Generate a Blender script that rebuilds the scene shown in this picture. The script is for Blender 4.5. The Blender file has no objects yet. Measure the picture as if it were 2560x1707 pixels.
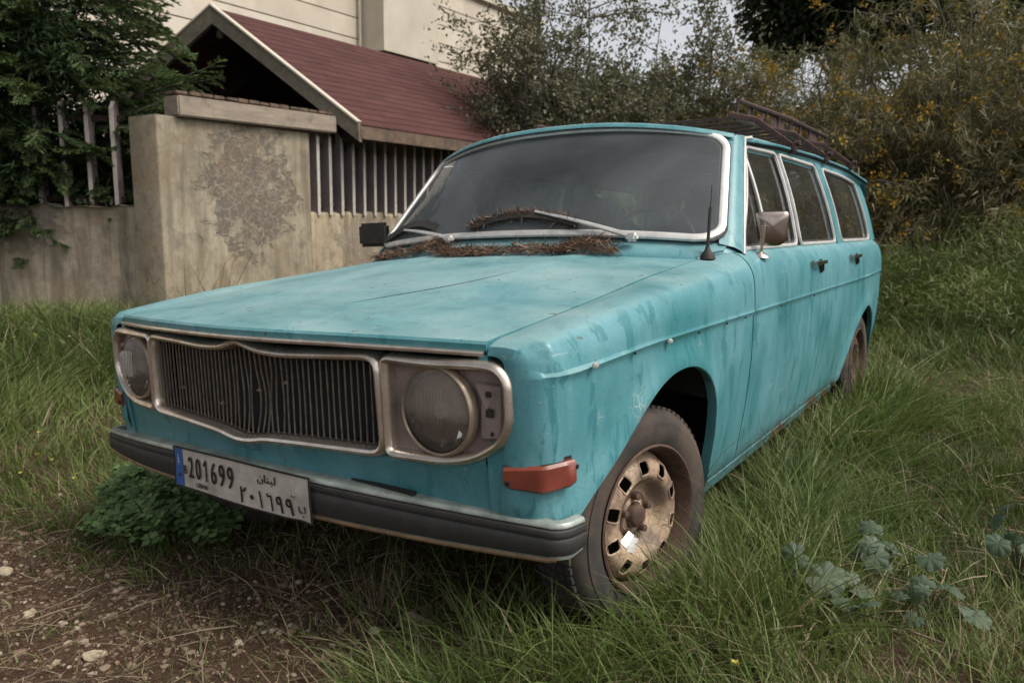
import bpy, bmesh, math, random
import numpy as np
from mathutils import Matrix, Vector
rng = np.random.default_rng(11)
random.seed(5)
scene = bpy.context.scene
# ------------------------------------------------------------------ camera
cam_data = bpy.data.cameras.new('camera')
cam = bpy.data.objects.new('camera', cam_data)
scene.collection.objects.link(cam)
scene.camera = cam
cam_data.sensor_width = 36.0
cam_data.lens = 1857.42 / 2560 * 36
cam_data.clip_start = 0.05
cam_data.clip_end = 400
cam_data.dof.use_dof = True; cam_data.dof.focus_distance = 2.1; cam_data.dof.aperture_fstop = 4.5
CP = np.array([1.59282, -1.05601, 1.02545])
YAW, PITCH, ROLL = -0.6126506, -0.1282301, -0.0403837
def cam_axes():
    cy, sy = math.cos(YAW), math.sin(YAW); cp, sp = math.cos(PITCH), math.sin(PITCH)
    fwd = np.array([sy*cp, cy*cp, sp]); right = np.array([cy, -sy, 0.0]); up = np.cross(right, fwd)
    r = math.cos(ROLL)*right + math.sin(ROLL)*up
    u = -math.sin(ROLL)*right + math.cos(ROLL)*up
    return r, u, fwd
_r, _u, _f = cam_axes()
cam.matrix_world = Matrix(((_r[0], _u[0], -_f[0], CP[0]), (_r[1], _u[1], -_f[1], CP[1]), (_r[2], _u[2], -_f[2], CP[2]), (0, 0, 0, 1)))
# ------------------------------------------------------------------ world, sun, exposure
SUN_DIR = np.array([0.80, 0.10, 1.05])   # towards the sun
SUN_DIR = SUN_DIR / np.linalg.norm(SUN_DIR)
elev = math.asin(SUN_DIR[2]); azim = math.atan2(SUN_DIR[0], SUN_DIR[1])
world = bpy.data.worlds.new("World"); scene.world = world; world.use_nodes = True
wt = world.node_tree; wt.nodes.clear()
sky = wt.nodes.new('ShaderNodeTexSky'); sky.sky_type = 'NISHITA'; sky.sun_disc = False
sky.sun_elevation = elev; sky.sun_rotation = azim; sky.air_density = 1.0; sky.dust_density = 7.0; sky.ozone_density = 1.0
hs = wt.nodes.new('ShaderNodeHueSaturation'); hs.inputs['Saturation'].default_value = 0.22
bg = wt.nodes.new('ShaderNodeBackground'); bg.inputs['Strength'].default_value = 0.10
wo = wt.nodes.new('ShaderNodeOutputWorld')
tcw = wt.nodes.new('ShaderNodeTexCoord'); spw = wt.nodes.new('ShaderNodeSeparateXYZ'); wt.links.new(tcw.outputs['Generated'], spw.inputs[0])
rw = wt.nodes.new('ShaderNodeMapRange'); rw.inputs['From Min'].default_value = 0.0; rw.inputs['From Max'].default_value = 0.75   # pale overcast band, brighter low down
rw.inputs['To Min'].default_value = 3.2; rw.inputs['To Max'].default_value = 1.0; wt.links.new(spw.outputs[2], rw.inputs['Value'])
mw = wt.nodes.new('ShaderNodeVectorMath'); mw.operation = 'SCALE'; wt.links.new(rw.outputs[0], mw.inputs['Scale'])
wt.links.new(sky.outputs[0], hs.inputs['Color']); wt.links.new(hs.outputs[0], mw.inputs[0]); wt.links.new(mw.outputs[0], bg.inputs[0]); wt.links.new(bg.outputs[0], wo.inputs[0])
sun_data = bpy.data.lights.new('sun', 'SUN'); sun = bpy.data.objects.new('sun', sun_data)
scene.collection.objects.link(sun)
sun_data.energy = 2.7; sun_data.angle = math.radians(22); sun_data.color = (1.0, 0.93, 0.82)
sun.rotation_euler = Vector(tuple(-SUN_DIR)).to_track_quat('-Z', 'Y').to_euler()
sun.location = (6, 2, 9)
scene.view_settings.view_transform = 'Standard'; scene.view_settings.look = 'None'
scene.view_settings.exposure = 0.06; scene.view_settings.gamma = 1.0
scene.cycles.use_denoising = True
scene.cycles.max_bounces = 8; scene.cycles.diffuse_bounces = 3; scene.cycles.transparent_max_bounces = 12
scene.cycles.sample_clamp_indirect = 6.0
# ------------------------------------------------------------------ node helpers
def new_mat(name):
    m = bpy.data.materials.new(name); m.use_nodes = True
    nt = m.node_tree; nt.nodes.clear()
    out = nt.nodes.new('ShaderNodeOutputMaterial')
    return m, nt, out
class N:
    """tiny node-graph helper"""
    def __init__(s, nt): s.nt = nt
    def node(s, t, **kw):
        n = s.nt.nodes.new(t)
        for k, v in kw.items():
            if k.startswith('i_'): n.inputs[k[2:].replace('_', ' ')].default_value = v
            else: setattr(n, k, v)
        return n
    def link(s, a, b): s.nt.links.new(a, b)
    def coord(s, which='Object', scale=(1, 1, 1), loc=(0, 0, 0)):
        tc = s.node('ShaderNodeTexCoord'); mp = s.node('ShaderNodeMapping')
        mp.inputs['Scale'].default_value = scale; mp.inputs['Location'].default_value = loc
        s.link(tc.outputs[which], mp.inputs['Vector']); return mp.outputs[0]
    def noise(s, vec, scale=5, detail=4, rough=0.55, dist=0):
        n = s.node('ShaderNodeTexNoise'); n.inputs['Scale'].default_value = scale; n.inputs['Detail'].default_value = detail
        n.inputs['Roughness'].default_value = rough; n.inputs['Distortion'].default_value = dist
        s.link(vec, n.inputs['Vector']); return n.outputs[0]
    def voro(s, vec, scale, feature='DISTANCE_TO_EDGE', rnd=1.0):
        n = s.node('ShaderNodeTexVoronoi'); n.feature = feature; n.inputs['Scale'].default_value = scale
        n.inputs['Randomness'].default_value = rnd
        s.link(vec, n.inputs['Vector']); return n.outputs[0]
    def ramp(s, fac, stops):
        r = s.node('ShaderNodeValToRGB'); e = r.color_ramp.elements
        while len(e) < len(stops): e.new(0.5)
        for i, (p, c) in enumerate(stops):
            e[i].position = p
            e[i].color = (c, c, c, 1) if not hasattr(c, '__len__') else (*c, 1)
        s.link(fac, r.inputs[0]); return r.outputs[0]
    def mix(s, fac, a, b, mode='MIX'):
        n = s.node('ShaderNodeMix', data_type='RGBA', blend_type=mode)
        for sock, v in ((n.inputs[0], fac), (n.inputs[6], a), (n.inputs[7], b)):
            if hasattr(v, 'links'): s.link(v, sock)
            elif sock == n.inputs[0]: sock.default_value = float(v)
            elif isinstance(v, (int, float)): sock.default_value = (v, v, v, 1)
            else: sock.default_value = (*v, 1)
        return n.outputs[2]
    def math(s, op, a, b=0.0, c=0.0):
        n = s.node('ShaderNodeMath', operation=op)
        for i, v in enumerate((a, b, c)):
            if hasattr(v, 'links'): s.link(v, n.inputs[i])
            else: n.inputs[i].default_value = v
        return n.outputs[0]
    def sep(s, vec):
        n = s.node('ShaderNodeSeparateXYZ'); s.link(vec, n.inputs[0]); return n.outputs
    def comb(s, x, y, z=0.0):
        n = s.node('ShaderNodeCombineXYZ')
        for i, v in enumerate((x, y, z)):
            if hasattr(v, 'links'): s.link(v, n.inputs[i])
            else: n.inputs[i].default_value = v
        return n.outputs[0]
    def bump(s, h, strength=0.3, dist=0.01):
        n = s.node('ShaderNodeBump'); n.inputs['Strength'].default_value = strength; n.inputs['Distance'].default_value = dist
        s.link(h, n.inputs['Height']); return n.outputs[0]
    def bsdf(s, color, rough=0.5, metal=0.0, normal=None, coat=0.0, coat_r=0.1, spec=0.5, trans=0.0, alpha=None):
        b = s.node('ShaderNodeBsdfPrincipled')
        for k, v in (('Base Color', color), ('Roughness', rough), ('Metallic', metal)):
            if hasattr(v, 'links'): s.link(v, b.inputs[k])
            elif k == 'Base Color': b.inputs[k].default_value = (*v, 1)
            else: b.inputs[k].default_value = v
        b.inputs['Coat Weight'].default_value = coat; b.inputs['Coat Roughness'].default_value = coat_r
        b.inputs['Specular IOR Level'].default_value = spec; b.inputs['Transmission Weight'].default_value = trans
        if normal is not None: s.link(normal, b.inputs['Normal'])
        return b.outputs[0]
    def mixs(s, fac, a, b):
        n = s.node('ShaderNodeMixShader')
        if hasattr(fac, 'links'): s.link(fac, n.inputs[0])
        else: n.inputs[0].default_value = fac
        s.link(a, n.inputs[1]); s.link(b, n.inputs[2]); return n.outputs[0]
def simple(name, col, rough=0.6, metal=0.0, var=0.25, scale=12, bump=0.0, coat=0.0, spec=0.5, col2=None):
    m, nt, out = new_mat(name); n = N(nt); v = n.coord()
    f = n.noise(v, scale, 6, 0.65)
    c2 = col2 or tuple(c*(1-var) for c in col)
    c = n.mix(n.ramp(f, [(0.3, 0.0), (0.7, 1.0)]), tuple(min(1, x*(1+var*0.5)) for x in col), c2)
    r = n.math('MULTIPLY_ADD', f, 0.3, rough-0.15)
    nb = n.bump(n.noise(v, scale*6, 4), bump, 0.004) if bump else None
    n.link(n.bsdf(c, r, metal, nb, coat=coat, spec=spec), out.inputs[0]); return m
M = {}
# faded teal car paint: dull, streaked, dusty, chipped
def paint():
    m, nt, out = new_mat('faded_teal_paint'); n = N(nt)
    v = n.coord('Object')
    st = n.coord('Object', (9, 9, 1.6)); big = n.noise(v, 2.2, 5, 0.6, 0.4)
    streak = n.noise(st, 2.2, 6, 0.6, 0.25)
    spots = n.noise(n.coord('Object', (13, 13, 4.0)), 1.5, 5, 0.62, 0.4)
    fresh = (0.045, 0.200, 0.228); faded = (0.108, 0.282, 0.322); chalk = (0.19, 0.36, 0.39)
    f1 = n.ramp(n.math('MULTIPLY_ADD', big, 0.75, n.math('MULTIPLY', streak, 0.25)), [(0.34, 0.0), (0.58, 1.0)])
    c = n.mix(f1, fresh, faded)
    c = n.mix(n.math('MULTIPLY', n.ramp(streak, [(0.52, 0.0), (0.72, 1.0)]), 0.20), c, chalk)
    c = n.mix(n.math('MULTIPLY', n.ramp(spots, [(0.57, 0.0), (0.60, 1.0)]), 0.70), c, (0.030, 0.160, 0.185))
    g2 = n.ramp(n.math('MULTIPLY', n.noise(n.coord('Object', (1, 1.3, .8)), 2.6, 4, 0.55), n.noise(st, 3.5, 4, .6)), [(0.27, 0.0), (0.36, 1.0)])
    c = n.mix(n.math('MULTIPLY', g2, 0.24), c, (0.045, 0.135, 0.145))
    c = n.mix(n.math('MULTIPLY', n.ramp(n.noise(v, 55, 4, 0.7), [(0.60, 0.0), (0.66, 1.0)]), 0.35), c, (0.06, 0.10, 0.10))
    scr = n.ramp(n.noise(n.coord('Object', (60, 3, 90)), 1.0, 3, 0.5, 0.8), [(0.70, 0.0), (0.72, 1.0)])
    c = n.mix(n.math('MULTIPLY', scr, 0.5), c, (0.34, 0.42, 0.42))
    # dust plus a painted sky sheen, on what faces up
    g = n.node('ShaderNodeNewGeometry'); nz = n.sep(g.outputs['Normal'])[2]
    dust_sheen = n.math('MULTIPLY', n.ramp(nz, [(0.55, 0.0), (1.0, 1.0)]), n.ramp(n.noise(v, 3.0, 6, 0.62, 0.5), [(0.34, 0.12), (0.66, 0.72)]))
    c = n.mix(dust_sheen, c, (0.31, 0.43, 0.43))
    # mud thrown up along the sills and rust eating at the low edges
    zc = n.sep(v)[2]; mud = n.math('MULTIPLY', n.ramp(n.math('MULTIPLY_ADD', n.noise(v, 7, 6, .7, .4), .30, zc), [(0.30, 0.85), (0.56, 0.0)]), n.ramp(n.noise(v, 26, 4, .6), [(.3, .3), (.6, 1.)]))
    c = n.mix(mud, c, (0.075, 0.085, 0.062))
    edge_r = n.math('MULTIPLY', n.ramp(n.math('MULTIPLY_ADD', n.noise(v, 18, 5, .7), .12, zc), [(0.335, 1.0), (0.36, 0.0)]), n.ramp(n.noise(v, 5, 3), [(.48, 0.), (.54, 1.)]))
    c = n.mix(edge_r, c, (0.10, 0.042, 0.022))
    # a starred crack in the paint ahead of the front wheel arch, and rust spots on the crease
    for (py, pz, rad) in ((.47, .655, .050), (.30, .66, .022), (.06, .775, .030), (.86, .735, .030)):
        dv = n.node('ShaderNodeVectorMath', operation='DISTANCE'); S_ = n.sep(v); n.link(n.comb(n.math('MULTIPLY', S_[1], 1.0), S_[2]), dv.inputs[0]); dv.inputs[1].default_value = (py, pz, 0)
        near = n.ramp(n.math('DIVIDE', dv.outputs['Value'], rad), [(.35, 1.), (1., 0.)])
        ck = n.ramp(n.math('MULTIPLY_ADD', n.noise(v, 60, 3, .6), .10, n.voro(n.coord('Object', (1, 1, .8), (.013, .0, .02)), 44)), [(0.05, 1.), (.11, 0.)])
        c = n.mix(n.math('MULTIPLY', n.math('MULTIPLY', near, ck), .75), c, (0.42, 0.45, 0.40))
    # fine speckle, tiny rust chips
    c = n.mix(n.math('MULTIPLY', n.ramp(n.noise(v, 210, 3, 0.7), [(0.35, 1.0), (0.62, 0.0)]), 0.30), c, (0.02, 0.12, 0.14))
    chip = n.math('MULTIPLY', n.ramp(n.noise(v, 34, 3, 0.5, 0.4), [(0.70, 0.0), (0.715, 1.0)]), n.ramp(n.noise(v, 3.1, 2), [(0.45, 0.0), (0.55, 1.0)]))
    c = n.mix(chip, c, (0.09, 0.035, 0.02))
    r = n.math('MULTIPLY_ADD', f1, 0.22, 0.27); r = n.math('MULTIPLY_ADD', dust_sheen, 0.35, r)
    nb = n.bump(n.noise(v, 9, 3), 0.05, 0.02)
    n.link(n.bsdf(c, r, 0.0, nb, coat=0.12, coat_r=0.25, spec=0.45), out.inputs[0]); return m
M['paint'] = paint()
M['chrome'] = simple('tarnished_chrome', (0.66, 0.61, 0.56), 0.30, 0.9, 0.35, 18, 0.05, col2=(0.46, 0.39, 0.32))
M['bright_trim'] = simple('pale_dull_trim', (0.66, 0.65, 0.63), 0.42, 0.55, 0.25, 22, 0.05)
M['rubber'] = simple('black_rubber', (0.028, 0.027, 0.027), 0.62, 0, 0.4, 25, 0.15)
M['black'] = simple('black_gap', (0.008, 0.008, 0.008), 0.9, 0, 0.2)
M['dark_metal'] = simple('dark_grimy_metal', (0.035, 0.03, 0.027), 0.7, 0.3, 0.5, 20, 0.2)
M['slat'] = simple('grimy_grille_metal', (0.26, 0.215, 0.18), 0.5, 0.5, 0.5, 40, 0.1)
M['lamp_panel'] = simple('brown_grey_panel', (0.25, 0.195, 0.18), 0.6, 0.2, 0.35, 14, 0.1)
M['rust'] = simple('brown_rust', (0.085, 0.048, 0.032), 0.8, 0.1, 0.5, 30, 0.4, col2=(0.05, 0.028, 0.022))
M['rack'] = simple('rusty_dark_rack', (0.075, 0.035, 0.03), 0.7, 0.3, 0.5, 35, 0.3, col2=(0.03, 0.022, 0.022))
M['bump_chrome'] = simple('worn_bumper_metal', (0.36, 0.39, 0.36), 0.48, 0.4, 0.3, 18, 0.1, col2=(0.17, 0.20, 0.18))
M['bump_rust'] = simple('rusty_bumper_lip', (0.30, 0.20, 0.12), 0.6, 0.4, 0.4, 30, 0.2)
M['seat'] = simple('dark_vinyl', (0.05, 0.045, 0.045), 0.55, 0, 0.3, 8, 0.1)
M['headliner'] = simple('grey_headliner', (0.22, 0.21, 0.2), 0.9, 0, 0.3, 8)
M['plate'] = simple('dirty_white_plate', (0.50, 0.47, 0.43), 0.45, 0.0, 0.28, 16, 0.03, col2=(0.30, 0.27, 0.24))
M['plate_blue'] = simple('plate_blue', (0.03, 0.10, 0.33), 0.45, 0, 0.25, 30)
M['plate_ink'] = simple('plate_ink', (0.012, 0.012, 0.012), 0.5, 0, 0.2, 30)
M['emblem_grey'] = simple('emblem_grey', (0.35, 0.42, 0.5), 0.5, 0, 0.2, 30)
M['cable_rod'] = simple('antenna_metal', (0.05, 0.045, 0.04), 0.5, 0.5, 0.3)
def rim_mat():
    m, nt, out = new_mat('cracked_cream_rim_paint'); n = N(nt); v = n.coord()
    cr = n.ramp(n.voro(v, 42), [(0.0, 0.0), (0.045, 1.0)])
    patch = n.ramp(n.noise(v, 9, 4, 0.6), [(0.47, 0.0), (0.60, 1.0)])
    base = n.mix(n.ramp(n.noise(v, 14, 5), [(0.3, 0), (0.7, 1)]), (0.46, 0.35, 0.24), (0.27, 0.185, 0.12))
    c = n.mix(cr, (0.17, 0.09, 0.05), base)
    c = n.mix(patch, c, (0.15, 0.10, 0.075))
    n.link(n.bsdf(c, 0.6, 0.0, n.bump(cr, 0.4, 0.002)), out.inputs[0]); return m
M['rim'] = rim_mat()
def tyre_mat():
    m, nt, out = new_mat('dusty_tyre'); n = N(nt); v = n.coord()
    f = n.ramp(n.noise(v, 7, 5, 0.6), [(0.4, 0.0), (0.62, 1.0)])
    c = n.mix(f, (0.026, 0.024, 0.023), (0.075, 0.054, 0.040))
    n.link(n.bsdf(c, 0.8, 0.0, n.bump(n.noise(v, 60, 4), 0.3, 0.003)), out.inputs[0]); return m
M['tyre'] = tyre_mat()
def amber():
    m, nt, out = new_mat('faded_amber_lens'); n = N(nt); v = n.coord()
    f = n.noise(v, 18, 5)
    c = n.mix(n.ramp(f, [(0.3, 0.0), (0.7, 1.0)]), (0.21, 0.046, 0.026), (0.13, 0.032, 0.022))
    n.link(n.bsdf(c, 0.35, 0.0, coat=0.2), out.inputs[0]); return m
M['amber'] = amber()
def glass(name, tint, dustcol, dust_lo, dust_hi, scale=3.0, refl=1.45, rough=0.02):
    m, nt, out = new_mat(name); n = N(nt); v = n.coord()
    tr = n.node('ShaderNodeBsdfTransparent'); tr.inputs[0].default_value = (*tint, 1)
    gl = n.node('ShaderNodeBsdfGlossy'); gl.inputs['Roughness'].default_value = rough; gl.inputs[0].default_value = (0.92, 0.95, 1, 1)
    fr = n.node('ShaderNodeFresnel'); fr.inputs[0].default_value = refl
    a = n.mixs(fr.outputs[0], tr.outputs[0], gl.outputs[0])
    df = n.node('ShaderNodeBsdfDiffuse'); df.inputs[0].default_value = (*dustcol, 1)
    d = n.ramp(n.noise(v, scale, 6, 0.6, 0.3), [(0.3, dust_lo), (0.7, dust_hi)])
    n.link(n.mixs(d, a, df.outputs[0]), out.inputs[0]); return m
M['windshield'] = glass('dusty_hazed_windscreen', (0.86, 0.90, 0.92), (0.47, 0.52, 0.55), 0.06, 0.19, 2.0, 1.36)  # bluish film mixes dust with a painted sky haze
M['side_glass'] = glass('side_window_glass', (0.82, 0.84, 0.82), (0.30, 0.29, 0.25), 0.03, 0.10, 5, 1.42)
def lens_mat():
    m, nt, out = new_mat('ribbed_headlamp_glass'); n = N(nt); v = n.coord()
    w = n.node('ShaderNodeTexWave'); w.inputs['Scale'].default_value = 42; w.bands_direction = 'X'; w.inputs['Distortion'].default_value = 0.8
    w.inputs['Detail'].default_value = 1
    n.link(v, w.inputs[0]); nb = n.bump(w.outputs[0], 0.9, 0.006)
    tr = n.node('ShaderNodeBsdfTransparent'); tr.inputs[0].default_value = (0.93, 0.91, 0.88, 1)
    gl = n.node('ShaderNodeBsdfGlossy'); gl.inputs['Roughness'].default_value = 0.12; n.link(nb, gl.inputs['Normal'])
    fr = n.node('ShaderNodeFresnel'); fr.inputs[0].default_value = 1.5
    a = n.mixs(fr.outputs[0], tr.outputs[0], gl.outputs[0])
    df = n.node('ShaderNodeBsdfDiffuse'); df.inputs[0].default_value = (0.44, 0.38, 0.33, 1)
    zz = n.math('SUBTRACT', n.sep(v)[2], .665); zz = n.math('MULTIPLY_ADD', n.noise(v, 16, 4, .6), .05, zz)
    d = n.ramp(n.math('MULTIPLY', zz, 8.0), [(0.0, 0.05), (0.22, 0.08), (0.40, 0.34), (1.0, 0.26)])
    n.link(n.mixs(d, a, df.outputs[0]), out.inputs[0]); return m
M['lens'] = lens_mat()
M['glint'] = simple('mirrored_glint_chips', (0.95, 0.93, 0.90), 0.18, 0.75, 0.15, 30)
M['lamp_ring'] = simple('tarnished_lamp_ring', (0.36, 0.29, 0.22), 0.4, 0.6, 0.4, 30, 0.1)
M['reflector'] = simple('lamp_reflector', (0.95, 0.92, 0.88), 0.36, 1.0, 0.5, 30, 0.1)
M['mirror_glass'] = simple('mirror_chrome', (0.42, 0.36, 0.32), 0.25, 1.0, 0.3, 20, 0.03)
# ------------------------------------------------------------------ mesh helpers
COL = scene.collection
def fast_obj(name, V, quads=None, tris=None, mat=None, parent=None, rnd=None, uv=None, smooth=True):
    V = np.asarray(V, dtype=np.float32).reshape(-1, 3)
    q = np.zeros((0, 4), np.int32) if quads is None else np.asarray(quads, np.int32).reshape(-1, 4)
    t = np.zeros((0, 3), np.int32) if tris is None else np.asarray(tris, np.int32).reshape(-1, 3)
    me = bpy.data.meshes.new(name)
    me.vertices.add(len(V)); me.vertices.foreach_set('co', V.ravel())
    loops = np.concatenate([q.ravel(), t.ravel()]); me.loops.add(len(loops)); me.loops.foreach_set('vertex_index', loops)
    st = np.concatenate([np.arange(len(q))*4, len(q)*4 + np.arange(len(t))*3]).astype(np.int32)
    me.polygons.add(len(st)); me.polygons.foreach_set('loop_start', st)
    me.polygons.foreach_set('use_smooth', np.full(len(st), smooth))
    if rnd is not None:
        a = me.attributes.new('rnd', 'FLOAT', 'POINT'); a.data.foreach_set('value', np.asarray(rnd, np.float32))
    me.update(calc_edges=True); me.validate()
    if mat is not None: me.materials.append(M[mat] if isinstance(mat, str) else mat)
    o = bpy.data.objects.new(name, me); COL.objects.link(o)
    if parent is not None: o.parent = parent
    return o
WARP = {'front_fender', 'fender_corner', 'hood', 'hood_trim', 'front_panel', 'front_void', 'headlight_bezel', 'lamp_panel', 'headlight', 'lens', 'reflector', 'bulb', 'parking_lamp', 'lamp_screw', 'turn_signal', 'turn_signal_gasket', 'bonnet_gap', 'signal_screw'}
def warp(p):
    """the car's far front corner is knocked back a few centimetres"""
    x, y, z = p
    if x > -.40 or y > .9: return p
    t = min(1, (-x-.40)/.35)**1.3*(1-max(0, y)/.9)**1.5
    return (x+.018*t, y+.030*t, z)
class MB:
    def __init__(s): s.v = []; s.f = []
    def add(s, V, F):
        o = len(s.v); s.v += [tuple(map(float, p)) for p in V]; s.f += [tuple(o+i for i in f) for f in F]; return s
    def grid(s, P, closed_u=False, closed_v=False, flip=False, skip=None):
        nu = len(P); nv = len(P[0]); assert all(len(r) == nv for r in P), 'ragged grid'
        V = [p for row in P for p in row]; F = []
        for i in range(nu if closed_u else nu-1):
            for j in range(nv if closed_v else nv-1):
                if skip and skip(i, j): continue
                a = i*nv+j; b = ((i+1) % nu)*nv+j; c = ((i+1) % nu)*nv+(j+1) % nv; d = i*nv+(j+1) % nv
                F.append((a, d, c, b) if flip else (a, b, c, d))
        return s.add(V, F)
    def box(s, c, d, R=None, bev=0.0):
        hx, hy, hz = d[0]/2, d[1]/2, d[2]/2
        if bev <= 0:
            V = [(x*hx, y*hy, z*hz) for z in (-1, 1) for y in (-1, 1) for x in (-1, 1)]
            F = [(0, 2, 3, 1), (4, 5, 7, 6), (0, 1, 5, 4), (2, 6, 7, 3), (0, 4, 6, 2), (1, 3, 7, 5)]
        else:
            bm = bmesh.new(); bmesh.ops.create_cube(bm, size=1.0)
            for w in bm.verts: w.co = Vector((w.co.x*d[0], w.co.y*d[1], w.co.z*d[2]))
            bmesh.ops.bevel(bm, geom=bm.edges[:], offset=min(bev, min(d)*0.45), segments=2, affect='EDGES')
            bm.verts.index_update(); V = [tuple(w.co) for w in bm.verts]; F = [[w.index for w in f.verts] for f in bm.faces]; bm.free()
        if R is not None: V = [tuple(np.asarray(R) @ np.array(p)) for p in V]
        return s.add([(p[0]+c[0], p[1]+c[1], p[2]+c[2]) for p in V], F)
    def sweep(s, path, prof, up=(0, 0, 1), closed=False, cap=True, prof_closed=True, scales=None):
        """prof: 2D points (a, b): a along side = t x up, b along up'"""
        P = np.array(path, float); n = len(P); rings = []
        for i in range(n):
            if closed: t = P[(i+1) % n]-P[i-1]
            else: t = P[min(i+1, n-1)]-P[max(i-1, 0)]
            t = t/(np.linalg.norm(t)+1e-12)
            u = np.array(up[i] if hasattr(up[0], '__len__') else up, float)
            sd = np.cross(t, u); sd /= (np.linalg.norm(sd)+1e-12); uu = np.cross(sd, t)
            k = scales[i] if scales is not None else 1.0
            rings.append([P[i]+sd*a*k+uu*b*k for a, b in prof])
        s.grid(rings, closed_u=closed, closed_v=prof_closed)
        if cap and not closed and prof_closed:
            m = len(prof); o = len(s.v)
            s.v += [tuple(p) for p in rings[0]]+[tuple(p) for p in rings[-1]]
            s.f += [tuple(range(o, o+m)), tuple(range(o+2*m-1, o+m-1, -1))]
        return s
    def tube(s, path, r, n=8, closed=False, scales=None, up=None):
        P = np.array(path, float); d = P[-1]-P[0]
        if up is None: up = (0, 0, 1) if abs(d[2]) < 0.8*np.linalg.norm(d)+1e-9 else (0, 1, 0)
        return s.sweep(path, [(r*math.cos(2*math.pi*k/n), r*math.sin(2*math.pi*k/n)) for k in range(n)], up, closed, scales=scales)
    def lathe(s, prof, c=(0, 0, 0), axis='x', n=48, R=None, skip=None):
        """prof: (a, r): a along the axis"""
        rows = []
        for k in range(n):
            th = 2*math.pi*k/n; row = []
            for a, r in prof:
                p = {'x': (a, r*math.cos(th), r*math.sin(th)), 'y': (r*math.cos(th), a, r*math.sin(th)), 'z': (r*math.cos(th), r*math.sin(th), a)}[axis]
                if R is not None: p = np.asarray(R) @ np.array(p)
                row.append((p[0]+c[0], p[1]+c[1], p[2]+c[2]))
            rows.append(row)
        return s.grid(rows, closed_u=True, skip=skip)
    def build(s, name, mat, parent=None, smooth=True, angle=40):
        if name in WARP: s.v = [warp(p) for p in s.v]
        me = bpy.data.meshes.new(name); me.from_pydata(s.v, [], s.f)
        bm = bmesh.new(); bm.from_mesh(me)
        bmesh.ops.remove_doubles(bm, verts=bm.verts, dist=1e-5)
        bmesh.ops.recalc_face_normals(bm, faces=bm.faces)
        if smooth:
            ca = math.radians(angle)
            for f in bm.faces: f.smooth = True
            for e in bm.edges:
                if len(e.link_faces) == 2 and e.calc_face_angle(0) > ca: e.smooth = False
        bm.to_mesh(me); bm.free()
        me.materials.append(M[mat] if isinstance(mat, str) else mat)
        o = bpy.data.objects.new(name, me); COL.objects.link(o)
        if parent is not None: o.parent = parent
        return o
def empty(name, loc=(0, 0, 0)):
    o = bpy.data.objects.new(name, None); COL.objects.link(o); o.location = loc; o.empty_display_size = 0.1; return o
def tag(o, label=None, cat=None, group=None, kind=None):
    if label: o['label'] = label
    if cat: o['category'] = cat
    if group: o['group'] = group
    if kind: o['kind'] = kind
    return o
def lerp(a, b, t): return np.asarray(a)*(1-t)+np.asarray(b)*t
def rrect(w, h, r, n=6, cut=None):
    """rounded rectangle outline, centred, counter-clockwise"""
    P = []
    for cx, cy, a0 in ((w/2-r, h/2-r, 0), (-w/2+r, h/2-r, 90), (-w/2+r, -h/2+r, 180), (w/2-r, -h/2+r, 270)):
        for k in range(n+1):
            a = math.radians(a0+90*k/n); P.append((cx+r*math.cos(a), cy+r*math.sin(a)))
    return P
def round_poly(pts, r, n=5):
    out = []; m = len(pts)
    for i in range(m):
        p0, p, p1 = np.array(pts[i-1], float), np.array(pts[i], float), np.array(pts[(i+1) % m], float)
        d0 = (p0-p); l0 = np.linalg.norm(d0); d1 = (p1-p); l1 = np.linalg.norm(d1)
        rr = min(r[i] if hasattr(r, '__len__') else r, l0*0.45, l1*0.45)
        a = p+d0/l0*rr; b = p+d1/l1*rr
        for k in range(n+1):
            t = k/n; out.append((1-t)**2*a+2*t*(1-t)*p+t*t*b)
    return out
def densify(pts, step, closed=True):
    out = []; m = len(pts)
    for i in range(m if closed else m-1):
        a = np.array(pts[i], float); b = np.array(pts[(i+1) % m], float); L = np.linalg.norm(b-a)
        if L < 1e-9: continue
        k = max(1, int(math.ceil(L/step)))
        for j in range(k): out.append(a+(b-a)*j/k)
    if not closed: out.append(np.array(pts[-1], float))
    return out
# ================================================================== THE CAR
LEAN = 0.016
car = empty('station_wagon')
car.rotation_euler = (0, LEAN, 0)
car.location = (-0.75*0.0 - 0.011, 0, LEAN*0.75)
tag(car, 'abandoned faded teal station wagon with a roof rack, parked in tall grass', 'car')
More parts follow.
